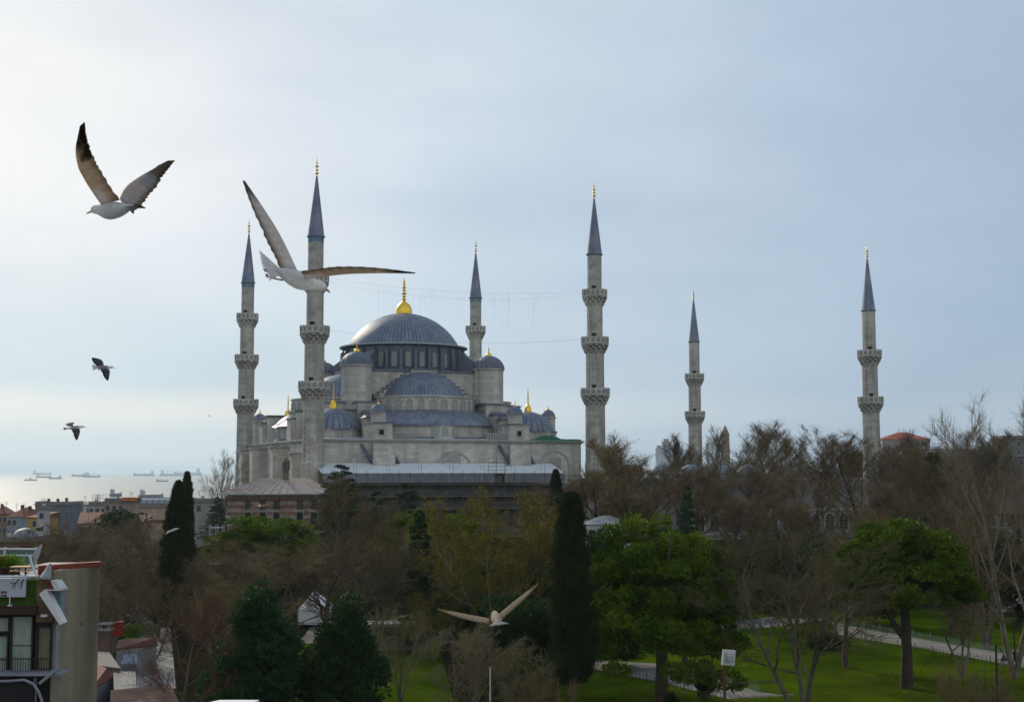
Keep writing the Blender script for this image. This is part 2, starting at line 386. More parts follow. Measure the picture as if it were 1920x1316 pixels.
exd_me = mb.mesh('exedra_dome', M['lead'])
mb = MB(); bw = [(x * .93, max(y, -26.7) ) for x, y in arcpts(14.9, 12)]
mb.prism(bw[::-1][::-1] + [(10, -12), (-10, -12)], 17.9, 20.7)
mb.prism([(x * 1.02, y * 1.01) for x, y in bw] + [(10, -12), (-10, -12)], 18.25, 18.5, 1)
for x, y, r, h in ex: mb.lathe([(r + .05, 17.9), (r + .05, 20.6), (r + .22, 20.68), (r + .22, 20.75)], 36, (x, y))
exw_me = mb.mesh('exedra_wall', [M['stone'], M['lead_dark']])
def lead_block(mb, x0, x1, y0, y1, z0, z1, slope=.5):
    mb.box(x0, x1, y0, y1, z0, z1, 0)
    e = .22; v = [(x0 - e, y0 - e, z1), (x1 + e, y0 - e, z1), (x1 + e, y1, z1), (x0 - e, y1, z1), (x0 - e, y0 - e, z1 + .16), (x1 + e, y0 - e, z1 + .16),
                  (x1 - .5, y1, z1 + slope), (x0 + .5, y1, z1 + slope)]
    mb.add(v, [(0, 1, 5, 4), (1, 2, 6, 5), (3, 0, 4, 7), (4, 5, 6, 7), (2, 3, 7, 6)], 1)
blk_me = []
for sx in (-1, 1):
    blk = MB()
    for (xa, xb, ya, yb, za) in ((11.0, 15.4, -20.5, -14, 25.2), (11.6, 15.0, -23.8, -20.5, 23.0), (12.0, 15.6, -27.4, -23.8, 22.0)):
        lead_block(blk, min(sx * xa, sx * xb), max(sx * xa, sx * xb), ya, yb, 17.9, za, .8)
    blk_me.append(blk.mesh('buttress_block', [M['stone'], M['lead_dark']]))
tb_me = []
for sx in (-1, 1):
    mb = MB()
    mb.prism([(sx * 13.8 + x, -29 + y) for x, y in ((-2.1, -2.2), (2.1, -2.2), (2.3, 0), (2.3, 2.4), (-2.3, 2.4), (-2.3, 0))], 17.9, 20.9, 0)
    mb.prism([(sx * 13.8 + x * 1.12, -29 + y * 1.12) for x, y in ((-2.1, -2.2), (2.1, -2.2), (2.3, 0), (2.3, 2.4), (-2.3, 2.4), (-2.3, 0))], 20.9, 21.15, 1, top=[(sx * 13.8 + x * .7, -29 + y * .7) for x, y in ((-2.1, -2.2), (2.1, -2.2), (2.3, 0), (2.3, 2.4), (-2.3, 2.4), (-2.3, 0))])
    mb.box(sx * 13.8 - .62, sx * 13.8 + .62, -31.28, -31.15, 18.6, 19.9, 3); mb.box(sx * 13.8 - .4, sx * 13.8 + .4, -31.33, -31.27, 18.75, 19.7, 2)
    tb_me.append(mb.mesh('turret_base', [M['stone'], M['lead_dark'], M['void'], M['trim']]))
turret_me = MB().lathe([(1.5, 20.9), (1.5, 22.8), (1.7, 22.9), (1.7, 23.05), (1.4, 23.1)], 8).mesh('corner_turret', M['stone'])
tud_me = MB().lathe([(1.68, 23.05)] + cap_profile(1.5, 1.5, 23.1, 8), 40, mod=lambda i, j: 1 + (.03 if i % 5 == 0 else 0)).mesh('dome', M['lead']); tuf_me = finial_mb(24.5, 1.2, .36).mesh('finial', M['gold'], True)
bal_me = []
for sx in (-1, 1):
    mb = MB()
    for k in range(9):
        x = sx * (7.4 + k * .52); mb.box(x - .14, x + .14, -31.2, -30.9, 17.93, 19.0)
    mb.box(min(sx * 7.1, sx * 11.9), max(sx * 7.1, sx * 11.9), -31.28, -30.85, 19.0, 19.2)
    bal_me.append(mb.mesh('balustrade', M['trim']))
for k in (0, 1, 3, 2):
    rz = k * math.pi / 2
    o = add_ob('semi_dome', semi_me, mosque, rotz=rz)
    d = add_ob('semi_dome_drum', sdrum_me, mosque, rotz=rz)
    if k != 2: ring_windows(d, W_SEMI, 10.36, 23.95, [A0 + (A1 - A0) * (i + .5) / 14 for i in range(14)], (0, -CB))
    add_ob('stepped_arch', step_me, mosque, rotz=rz); add_ob('apron_roof', apron_me, mosque, rotz=rz); add_ob('exedra_dome', exd_me, mosque, rotz=rz)
    w = add_ob('exedra_wall', exw_me, mosque, rotz=rz)
    if k != 2:
        for x, y, r, h in ex:
            base = math.atan2(y + 12, x); ring_windows(w, W_SMALL, r + .07, 18.6, [base + q for q in (-.75, -.38, 0, .38, .75)], (x, y))
    for q in blk_me: add_ob('buttress_block', q, mosque, rotz=rz)
    if k in (0, 2):
        for q in tb_me: add_ob('turret_base', q, mosque, rotz=rz)
        for q in bal_me: add_ob('balustrade', q, mosque, rotz=rz)
        for sx in (-1, 1):
            t = add_ob('corner_turret', turret_me, mosque, (sx * 13.8 * (1 if k == 0 else -1), -29 if k == 0 else 29, 0), rz); add_ob('dome', tud_me, t); add_ob('finial', tuf_me, t)
# triple-window blocks on the qibla side
for sy in (-1, 1):
    mb = MB()
    mb.box(-26.5, -22.5, sy * 13.2 - 3.0, sy * 13.2 + 3.0, 17.9, 23.4); mb.box(-26.8, -22.3, sy * 13.2 - 3.3, sy * 13.2 + 3.3, 23.4, 23.75, 1)
    for q in (-1.4, 0, 1.4): mb.box(-26.56, -26.45, sy * 13.2 + q - .3, sy * 13.2 + q + .3, 18.8, 21.8 + (.5 if q == 0 else 0), 2)
    part('pier_block', mb, [M['stone'], M['lead_dark'], M['slit_shade']], mosque)
# corner domes
cd_me = dome_mb(5.6, 3.95, 20.0, 28, amp=.008).mesh('corner_dome', [M['lead'], M['lead_seam']]); cw_mb = MB().lathe([(5.75, 17.9), (5.75, 19.6), (5.95, 19.7), (5.95, 20.0)], 8, mod=None)
cw_me = cw_mb.mesh('corner_drum', M['stone']); cf_me = finial_mb(23.85, 5.0, .68).mesh('finial', M['gold'], True)
for sx, sy in ((-1, -1), (1, -1), (-1, 1), (1, 1)):
    w = add_ob('corner_drum', cw_me, mosque, (sx * 20.2, sy * 20.2, 0), R(22.5)); o = add_ob('corner_dome', cd_me, w); add_ob('finial', cf_me, o)
    if (sx, sy) != (1, 1): ring_windows(w, W_SMALL, 5.33, 18.0, [TAU * (i + .5) / 8 + q for i in range(8) for q in (-.16, .16)])
st_me = MB().lathe([(1.6, 17.9), (1.6, 22.7), (1.8, 22.8), (1.8, 23.05), (1.5, 23.1)], 8).mesh('stair_turret', M['stone'])
for sx in (-1, 1):
    t = add_ob('stair_turret', st_me, mosque, (sx * 25.6, -17.9 if sx > 0 else 24, 0)); add_ob('dome', tud_me, t); add_ob('finial', tuf_me, t)
# blind arches, buttress piers and drains of the side facade
M['pinkish'] = mat('pinkish_panel', (.36, .32, .31), .8, var=.1, scale=1)
for x, w, h, z0 in ((-17.3, 6.5, 3.4, 12.2), (0.5, 7.5, 3.6, 12.2), (-8.5, 3.5, 1.6, 12.4), (8.8, 3.5, 1.6, 12.4), (21.3, 6.6, 7.5, 8.6)):
    mb = MB(); n = 10; a = arch_poly(w, h, n); b = arch_poly(w - .7, h - .35, n); nn = len(a)
    v = [(x + p[0], -31.16, z0 + p[1]) for p in a] + [(x + p[0], -31.16, z0 + p[1]) for p in b] + [(x + p[0], -30.9, z0 + p[1]) for p in a] + [(x + p[0], -31.005, z0 + p[1]) for p in b]
    f = []
    for i in range(1, nn):
        j = (i + 1) % nn; f += [(i, j, nn + j, nn + i), (2 * nn + i, 2 * nn + j, j, i), (nn + i, nn + j, 3 * nn + j, 3 * nn + i)]
    mb.add(v, f, 0); mb.add([(x + p[0], -31.01, z0 + p[1]) for p in b], [tuple(range(nn))], 1)
    if w > 5: mb.box(x - 1.35, x + 1.35, -31.06, -31.0, z0, z0 + h * .8, 2)
    part('blind_arch', mb, [M['trim'], M['stone'], M['pinkish']], mosque)
for x in (-13.6, 13.6):
    mb = MB()
    mb.wallp([(x - 2.1, 0), (x + 2.1, 0), (x + 2.1, 15.0), (x + 1.5, 16.2), (x - 1.5, 17.0), (x - 2.1, 17.0)], -32.6, -31)
    mb.wallp([(x - 4.3, 16.8), (x - 3.9, 17.1), (x - 2.1, 14.1), (x - 2.1, 13.4)], -32.0, -31.02, 1)
    mb.wallp([(x + 2.1, 14.6), (x + 2.9, 13.3), (x + 3.3, 13.5), (x + 2.1, 15.4)], -32.0, -31.02, 1)
    part('buttress_pier', mb, [M['stone'], M['lead_dark']], mosque)
# qibla-side piers
for y, d, z1 in ((-24, 2.2, 15.2), (-10.5, 3.0, 16.6), (10.5, 3.0, 16.6), (21.5, 3.2, 16.4)):
    mb = MB(); mb.box(-27 - d, -27, y - 1.6, y + 1.6, 0, z1); mb.box(-27.3 - d, -27, y - 1.85, y + 1.85, z1, z1 + .3, 1); part('side_pier', mb, [M['stone'], M['trim']], mosque)
for y in (-17, 0, 16):
    mb = MB(); a = arch_poly(6.5, 12.5, 10); mb.add([(-27.06, y + p[0], 2 + p[1]) for p in a], [tuple(range(len(a)))], 2)
    for q in (-1.8, 0, 1.8):
        a = arch_poly(.9, 3.0, 6)
        for zb in (4, 9): mb.add([(-27.1, y + q + p[0], zb + p[1]) for p in a], [tuple(range(len(a)))], 3)
    part('side_arch', mb, [M['stone'], M['trim'], M['stone'], M['slit_shade']], mosque)
# green debris netting lies over the corner wall top
mb = MB(); pts = []
rr = random.Random(4)
for i in range(15):
    x = 17 + i * .72; pts += [(x, -31.6, 17.6 + rr.uniform(-.05, .05)), (x, -30.9, 18.1 + .8 * math.exp(-((i - 4) / 3) ** 2) + rr.uniform(0, .25)), (x, -28.5, 18.2 + rr.uniform(0, .15))]
mb.add(pts, [(3 * i + k, 3 * i + 3 + k, 3 * i + 4 + k, 3 * i + 1 + k) for i in range(14) for k in (0, 1)])
solo('debris_net', mb, M['green_net'], 'crumpled green debris net draped along the top of the mosque wall', 'net', (MX, MY, MZ), MA)

# ---------------------------------------------------------------- minarets
def ring_mesh(mb, Rr, z0, z1, n, m=0, th=.18):
    mb.lathe([(Rr, z0), (Rr, z1), (Rr - th, z1), (Rr - th, z0)], n, m=m)
def minaret(name_loc, label, tip, spire_top, spire_base, balc, radii, rs, tile, wr):
    x, y = name_loc
    t = thing('minaret', label, 'minaret', (x, y, 5), 0, 'pencil minarets around the mosque')
    if wr in MEM:
        for nm, me, subs in MEM[wr]:
            o = add_ob(nm, me, t)
            for n2, m2 in subs: add_ob(n2, m2, o)
        return t
    rec = []
    def P(nm, mb, mats, sm=False, subs=()):
        o = part(nm, mb, mats, t, sm=sm); sl = []
        for n2, mb2, mt2 in subs: sl.append((n2, part(n2, mb2, mt2, o).data))
        rec.append((nm, o.data, sl))
    fl = lambda i, j: 1 + (.035 if i % 2 else 0)
    # shaft, wider below each balcony
    pr = [(radii[-1] * 1.25, -4), (radii[-1] * 1.22, 8.4), (radii[-1] * 1.09, 10.4), (radii[-1] * 1.09, 13.4), (radii[-1] * 1.02, 13.7)]
    bz = list(reversed(balc)); rz = list(reversed(radii))
    for k, b in enumerate(bz):
        pr += [(rz[k], b - 3.4), (rz[k + 1] , b - 1.2)]
    pr += [(rz[-1], spire_base - 1.2), (rz[-1], spire_base)]
    P('shaft', MB().lathe(pr, 32, mod=fl), M['shaft'])
    for k, b in enumerate(balc):
        rlow = radii[k + 1]; ro = rlow + .92
        mb = MB()
        # corbelled stalactite tiers
        tiers = [(rlow + .04, b - 3.5), (rlow + .12, b - 3.2), (rlow + .30, b - 2.9), (rlow + .33, b - 2.55), (rlow + .58, b - 2.25), (rlow + .60, b - 1.95), (ro - .08, b - 1.7), (ro - .05, b - 1.45)]
        mb.lathe(tiers, 48, mod=lambda i, j: 1 + ((.07 if (i // 2 + (j // 2)) % 2 else -.13) if 1 < j < 7 else 0))
        mb.lathe([(ro - .05, b - 1.45), (ro + .06, b - 1.4), (ro + .06, b - 1.25), (rlow * .8, b - 1.2)], 16)
        par = MB()
        for i in range(16):
            a0, a1 = TAU * i / 16, TAU * (i + 1) / 16
            par.M = Matrix.Rotation((a0 + a1) / 2, 4, 'Z'); w = ro * math.tan(math.pi / 16)
            par.box(ro - .14, ro, -w, w, b - 1.25, b - .06, 0)
            par.box(ro - .18, ro + .05, -w, -w + .16, b - 1.25, b + .14, 0)
            par.box(ro - .16, ro + .03, -w, w, b - .06, b + .03, 0)
            for q in (-.45, 0, .45): par.box(ro + .001, ro + .012, w * q - .09, w * q + .09, b - 1.05, b - .25, 1)
        par.M = None
        dr = MB(); a = R(-100); dr.M = Matrix.Rotation(a, 4, 'Z'); dr.box(radii[k] - .2, radii[k] + .1, -.4, .4, b - 1.2, b + .75); dr.M = None
        P('balcony', mb, M['shaft'], subs=(('parapet', par, [M['stone'], M['slit_shade']]), ('door', dr, M['void'])))
    if tile:
        mb = MB()
        for i in range(24):
            mb.M = Matrix.Rotation(TAU * i / 24, 4, 'Z'); mb.box(rz[-1] - .1, rz[-1] + .07, -.11, .11, spire_base - .95, spire_base - .2)
        mb.M = None; P('tile_band', mb, M['tile_blue'])
    pr = [(rs * .92, spire_base - .12), (rs * 1.1, spire_base + .05), (rs * 1.1, spire_base + .22), (rs * .99, spire_base + .3)] + [(rs * (1 - q) * .99 + .16 * q, spire_base + .3 + (spire_top - spire_base - .3) * q) for q in (.25, .5, .75, 1)]
    P('spire', MB().lathe(pr, 32, mod=lambda i, j: 1 + (.02 if i % 2 else 0)), M['lead'])
    h = tip - spire_top; p = []; z = spire_top - .1
    p = [(.17, z), (.12, z + .3)]
    for q, zz in ((.38, .16), (.28, .33), (.36, .52), (.16, .70)): p += [(.09, spire_top + (zz - .06) * h), (q, spire_top + (zz - .015) * h), (q, spire_top + (zz + .015) * h), (.08, spire_top + (zz + .06) * h)]
    p += [(.06, spire_top + .8 * h), (.015, tip)]
    P('finial', MB().lathe(p, 10), M['gold'], True)
    MEM[wr] = rec
    return t
MEM = {}
big = dict(tip=69.6, spire_top=66.0, spire_base=54.6, balc=(47.6, 38.2, 28.1), radii=(1.37, 1.5, 1.74, 1.87), rs=1.5)
ax, ay = mworld(-27.8, -32.4)
minaret((ax + .15, ay), 'tallest looking minaret with three balconies and blue tile band rising before the dome', **big, tile=True, wr='t')
bx, by = mworld(27.8, -32.4)
minaret((bx + .8, by - .5), 'three-balcony minaret without tiles rising at the right end of the hall wall', **big, tile=False, wr='b')
cx_, cy_ = mworld(-27.8, 32.4)
minaret((cx_ - .1, cy_), 'pale three-balcony minaret farthest left beside the bare plane tree', **big, tile=True, wr='t')
dx_, dy_ = mworld(27.8, 32.4)
minaret((dx_ - .5, dy_ + 6), 'minaret standing behind the main dome with only its top balcony showing', **big, tile=True, wr='t')
small = dict(tip=60.6, spire_top=57.6, spire_base=46.2, balc=(37.7, 27.7), radii=(1.35, 1.58, 1.72), rs=1.42)
ex_, ey_ = mworld(92.5, -34.2)
minaret((ex_ + .3, ey_), 'rightmost two-balcony minaret above the bare trees near the red roofed block', **small, tile=False, wr='s')
fx_, fy_ = mworld(92.5, 40.5)
minaret((fx_, fy_), 'smallest two-balcony minaret beside the stone obelisk', **small, tile=False, wr='s')
# light-string cables between the two nearer minarets and to the far one
mb = MB(); rr = random.Random(3)
def cable(p, q, sag, n=24, r=.009):
    pts = [Vector(p).lerp(Vector(q), i / n) + Vector((0, 0, -sag * 4 * (i / n) * (1 - i / n))) for i in range(n + 1)]
    mb.tube(pts, r, 4); return pts
zc = 5 + 47.5
for a, b, zA, zB, sag, dr in (((ax, ay), (bx, by), zc, zc, 1.5, 9), ((ax, ay), (bx, by), zc - .6, zc - .4, 2.4, 0), ((ax, ay), (bx, by), zc - 9.3, zc - 9.3, 2.0, 0), ((ax, ay), (bx, by), zc - 9.6, zc - 9.4, 1.6, 0)):
    pts = cable((*a, zA), (*b, zB), sag)
    if dr:
        for i in range(60):
            k = 5 + rr.random() * 16; p = pts[int(k)].lerp(pts[int(k) + 1], k % 1); mb.tube([p, p + Vector((0, 0, -rr.uniform(2, 7)))], .006, 3)
solo('light_string', mb, mat('cable', (.25, .26, .27), .6, var=.1), 'thin light cables with hanging strands strung between the two front minarets', 'light string')
# ---------------------------------------------------------------- ground, sea, paths
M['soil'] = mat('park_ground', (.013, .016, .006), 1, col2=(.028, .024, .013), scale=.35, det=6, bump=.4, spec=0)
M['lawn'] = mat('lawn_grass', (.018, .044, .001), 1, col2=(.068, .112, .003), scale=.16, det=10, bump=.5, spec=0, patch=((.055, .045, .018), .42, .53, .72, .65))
M['paving'] = mat('grey_paving', (.20, .19, .18), .9, col2=(.31, .295, .27), scale=.5, det=7, courses=(.8, .4, .03, .7), patch=((.12, .10, .07), .5, .55, .72, .6))
M['sea'] = mat('sea_water', (.09, .13, .14), .52, var=.15, scale=.004, spec=.6, bump=.0)
def grid_sheet(xs, ys, fn):
    mb = MB(); nx = len(xs)
    v = [(x, y, fn(x, y)) for y in ys for x in xs]
    return mb.add(v, [(j * nx + i, j * nx + i + 1, (j + 1) * nx + i + 1, (j + 1) * nx + i) for j in range(len(ys) - 1) for i in range(nx - 1)])
xs = [-1500, -900, -600, -400, -300, -240, -200] + list(range(-180, -30, 10)) + list(range(-30, 130, 16)) + [150, 200, 300, 420, 600, 1000, 1500]
ys = [-300, -100, 0, 60, 120, 170] + list(range(178, 240, 6)) + list(range(240, 560, 20)) + [580, 620, 680, 740, 800, 860, 920, 1000]
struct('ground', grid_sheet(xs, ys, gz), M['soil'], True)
mb = MB(); mb.add([(-30000, 300, -38), (30000, 300, -38), (30000, 24000, -38), (-30000, 24000, -38)], [(0, 1, 2, 3)])
struct('sea', mb, M['sea'])
def sheet(name, pts, m, z=.006):
    mb = MB(); v = [tuple(on_ground(px, py)[:2]) + (z,) for px, py in pts]
    return struct(name, mb.add(v, [tuple(range(len(v)))]), m)
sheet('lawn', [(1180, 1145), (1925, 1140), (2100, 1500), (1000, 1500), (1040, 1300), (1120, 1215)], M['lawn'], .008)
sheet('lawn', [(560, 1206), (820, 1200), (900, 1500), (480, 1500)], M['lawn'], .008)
sheet('path', [(1560, 1166), (1740, 1200), (1990, 1242), (1990, 1264), (1735, 1216), (1560, 1188)], M['paving'], .014)
sheet('path', [(1120, 1238), (1240, 1244), (1425, 1297), (1475, 1304), (1365, 1310), (1240, 1278), (1100, 1252)], M['paving'], .014)
sheet('plaza', [(1800, 1122), (1990, 1112), (2000, 1136), (1850, 1150)], M['paving'], .016)
sheet('plaza', [(600, 1150), (830, 1150), (860, 1206), (560, 1206)], mat('dim_paving', (.10, .098, .09), .9, scale=.5), .012)
sheet('road', [(196, 1290), (262, 1172), (250, 1150), (300, 1150), (320, 1180), (330, 1290)], mat('pale_asphalt', (.27, .26, .25), .9, col2=(.34, .33, .31), scale=.6), .012)
sheet('path', [(1440, 1157), (1330, 1172), (1300, 1182), (1440, 1176), (1560, 1160)], M['paving'], .014)

# ---------------------------------------------------------------- courtyard, precinct wall, obelisk
M['court'] = mat('courtyard_ashlar', (.20, .20, .21), .9, col2=(.27, .265, .27), scale=.3, streak=.2, courses=(1.2, .5, .02, .8))
court = thing('courtyard_building', 'long grey courtyard wall with a row of small lead domes behind bare trees', 'courtyard', (MX, MY, MZ), MA)
mb = MB(); mb.box(27.6, 92, -33.5, -27.5, 0, 10.2); mb.box(27.6, 92.3, -33.8, -27.2, 10.2, 10.6, 1)
mb.box(86, 92, -27.4, 40, 0, 10.7); mb.box(85.7, 92.3, -27.1, 40.3, 10.7, 11.1, 1)
w = part('wall', mb, [M['court'], M['trim']], court)
cdm = MB().lathe([(2.75, 11.1), (2.75, 11.5)] + cap_profile(2.6, 1.9, 11.5, 7) + [(.1, 13.5), (.08, 14.0)], 24).mesh('dome', M['lead'])
for i in range(9): add_ob('dome', cdm, w, (31.5 + i * 6.8, -30.5, 0))
for i in range(9): add_ob('dome', cdm, w, (89, -23 + i * 6.8, 0))
cwin = window_mb(1.3, 2.2, .15, .08, 3).mesh('window', [M['trim'], M['void']])
for i in range(11):
    for z in (1.6, 6.2): add_ob('window', cwin, w, (31 + i * 5.4, -33.52, z))
arc = thing('precinct_wall', 'low stone precinct wall pierced by a row of arched windows below the courtyard', 'wall', (MX, MY, MZ), MA)
mb = MB(); mb.box(36, 100, -58, -57.2, -1, 4.6); mb.box(35.8, 100.2, -58.3, -56.8, 4.6, 5.0, 1); mb.box(36, 100, -58.15, -57.2, .5, .8, 1)
w = part('wall', mb, [M['court'], M['trim']], arc)
aw = window_mb(1.9, 2.9, .25, .12, 2).mesh('window', [M['stone'], M['void']])
for i in range(20): add_ob('window', aw, w, (38 + i * 3.1, -58.02, 1.2))
hip_m = mat('grey_lead_roof', (.20, .20, .21), .7, var=.15, scale=.6)
ob = thing('obelisk', 'tall stone obelisk with a pointed tip standing behind bare trees', 'obelisk', (at(1360, 840, 400).x, 400, gz(64, 400)))
mb = MB(); mb.prism([(-1.75, -1.75), (1.75, -1.75), (1.75, 1.75), (-1.75, 1.75)], 0, 4.0); part('pedestal', mb, M['stone'], ob)
H = at(1360, 797, 400).z - gz(64, 400)
mb = MB(); q = lambda r: [(-r, -r), (r, -r), (r, r), (-r, r)]
mb.prism(q(1.35), 4.0, H - 2.6, top=q(1.05)); mb.prism(q(1.05), H - 2.6, H, top=q(.06)); part('shaft', mb, mat('rosy_granite', (.28, .24, .19), .85, scale=.8, courses=(1.0, .9, .05, .75)), ob)

# ---------------------------------------------------------------- scaffold along the facade
sf = thing('scaffold', 'scaffold with white sheet roof and grey panels running along the mosque facade', 'scaffold', (MX, MY, MZ), MA)
M['sheet'] = mat('white_roof_sheet', (.62, .66, .69), .55, var=.08, scale=.3)
M['panel'] = mat('galvanised_panel', (.24, .26, .28), .55, var=.2, scale=.8, metal=.3, streak=.2)
M['steel'] = mat('scaffold_tube', (.15, .155, .16), .5, var=.3, metal=.4)
M['plank'] = mat('scaffold_plank', (.22, .17, .11), .9)
mb = MB()
for x0, x1 in ((-26.5, -15.8), (-11.4, 10.6), (15.7, 20.5)):
    mb.add([(x0, -31.2, 13.5), (x1, -31.2, 13.5), (x1, -37.2, 11.7), (x0, -37.2, 11.7), (x0, -31.2, 13.38), (x1, -31.2, 13.38), (x1, -37.2, 11.58), (x0, -37.2, 11.58)],
           [(3, 2, 1, 0), (4, 5, 6, 7), (0, 1, 5, 4), (1, 2, 6, 5), (2, 3, 7, 6), (3, 0, 4, 7)])
for x0, x1 in ((-15.8, -11.4), (10.6, 15.7)):
    mb.add([(x0, -32.9, 12.98), (x1, -32.9, 12.98), (x1, -37.2, 11.7), (x0, -37.2, 11.7), (x0, -32.9, 12.86), (x1, -32.9, 12.86), (x1, -37.2, 11.58), (x0, -37.2, 11.58)],
           [(3, 2, 1, 0), (4, 5, 6, 7), (0, 1, 5, 4), (1, 2, 6, 5), (2, 3, 7, 6), (3, 0, 4, 7)])
part('sheet_roof', mb, M['sheet'], sf)
rr = random.Random(8); x = -26.3
while x < 20.4:
    w_ = 2.05
    if not (5.0 < x < 8.3): mb = MB(); mb.box(x, x + w_ - .04, -37.0 + rr.uniform(-.04, .04), -36.93, 9.9, 11.55); part('side_panel', mb, M['panel'], sf)
    x += w_
mb = MB()
for z in (9.55, 7.3, 5.0): mb.box(-26.6, 20.6, -37.6, -35.6, z, z + .09)
part('deck', mb, M['plank'], sf)
mb = MB()
for i in range(24):
    x = -26.4 + i * 2.04
    for y in (-37.5, -35.7): mb.tube([(x, y, -1), (x, y, 12.2 if i % 3 else 13.2)], .035, 4)
    if i < 23:
        mb.tube([(x, -37.55, 9.9), (x + 2.04, -37.55, 11.4)] if i % 2 else [(x, -37.55, 11.4), (x + 2.04, -37.55, 9.9)], .03, 4)
        if i % 3 == 0: mb.tube([(x, -37.55, 5.1), (x + 2.04, -37.55, 7.2)], .03, 4)
for z in (2.8, 5.6, 6.2, 7.9, 8.5, 10.5, 11.1): mb.tube([(-26.5, -37.55, z), (20.6, -37.55, z)], .03, 4)
for x in (5.0, 6.6, 8.3):
    mb.tube([(x, -37.6, 11), (x, -37.6, 14.6)], .04, 4)
for z in (12.2, 12.9, 13.6, 14.3): mb.tube([(4.6, -37.6, z), (8.8, -37.6, z)], .035, 4)
part('tube_frame', mb, M['steel'], sf)
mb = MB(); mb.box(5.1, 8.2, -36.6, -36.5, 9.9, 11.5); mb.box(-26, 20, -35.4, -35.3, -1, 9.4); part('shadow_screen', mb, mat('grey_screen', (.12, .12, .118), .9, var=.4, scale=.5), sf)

# ---------------------------------------------------------------- striped royal pavilion
pv_p = at(521, 925, 226)
pv = thing('striped_pavilion', 'brick and stone striped pavilion with broad patchy lead roof and tall chimney', 'pavilion', (pv_p.x, 226, 4.5), R(9))
def Zp(py): return at(507, py, 222).z - 4.5
zt, zb = Zp(927), -1.0
M['stripe_b'] = mat('brick_band', (.20, .11, .085), .9, var=.35, scale=1.2); M['stripe_s'] = mat('stone_band', (.30, .26, .22), .9, var=.3, scale=1.2)
hx, hy = 8.05, 5.2
mb = MB(); z = zb; k = 0
while z < zt - .01:
    h = min(.62 if k % 2 else .52, zt - z); mb.box(-hx, hx, -hy, hy, z, z + h, k % 2); z += h; k += 1
w = part('wall', mb, [M['stripe_s'], M['stripe_b']], pv)
zw0 = Zp(983)
lw = MB(); lw.box(-.52, .52, -.05, .05, 0, 2.05, 0); lw.box(-.64, .64, -.03, .05, -.12, 2.17, 1); lwm = lw.mesh('window', [M['void'], M['stripe_s']])
uw = MB(); uw.box(-.5, .5, -.05, .05, 0, 1.55, 0)
for i in range(1, 6): uw.box(-.5 + i * .166 - .03, -.5 + i * .166 + .03, -.075, -.05, 0, 1.55, 1); uw.box(-.5, .5, -.08, -.05, i * .26 - .03, i * .26 + .03, 1)
uwm = uw.mesh('lattice_window', [M['void'], mat('green_lattice', (.10, .13, .11), .8)])
for x in (-4.7, -2.35, -.1, 3.7, 6.0): add_ob('window', lwm, w, (x, -hy - .02, zw0)); add_ob('lattice_window', uwm, w, (x, -hy - .02, zw0 + 2.5))
for y in (-3.4, -1.4, .6, 2.6): add_ob('window', lwm, w, (-hx - .02, y, zw0), R(-90)); add_ob('lattice_window', uwm, w, (-hx - .02, y, zw0 + 2.5), R(-90))
mb = MB(); e = 1.35; zr = Zp(897) - zt
base = [(-hx - e, -hy - e), (hx + e, -hy - e), (hx + e, hy + e), (-hx - e, hy + e)]; rid = [(-2.9, -.6), (5.3, -.6), (5.3, .6), (-2.9, .6)]
mb.prism(base, zt, zt + .2, 1); mb.prism(base, zt + .2, zt + zr, 0, top=rid)
for i in range(15):                           # standing seams of the lead sheets
    t = i / 14; a = Vector((-hx - e + 2 * (hx + e) * t, -hy - e - .02, zt + .22)); b = Vector((-2.9 + 8.2 * t, -.6, zt + zr + .02)); mb.tube([a, b], .05, 4)
M['patch_lead'] = mat('oxidised_lead_roof', (.40, .24, .14), .7, col2=(.30, .34, .38), scale=.9, det=2, courses=(1.0, 1.2, .03, .8))
rf = part('roof', mb, [M['patch_lead'], M['trim']], pv)
mb = MB().lathe([(.5, zt + zr - 1), (.5, zt + zr + 1.4), (.65, zt + zr + 1.5), (.65, zt + zr + 2.6), (.75, zt + zr + 2.7), (.4, zt + zr + 3.2), (.05, zt + zr + 3.5)], 8, (1.3, -.9))
part('chimney', mb, mat('sooty_stone', (.12, .11, .10), .9), rf)

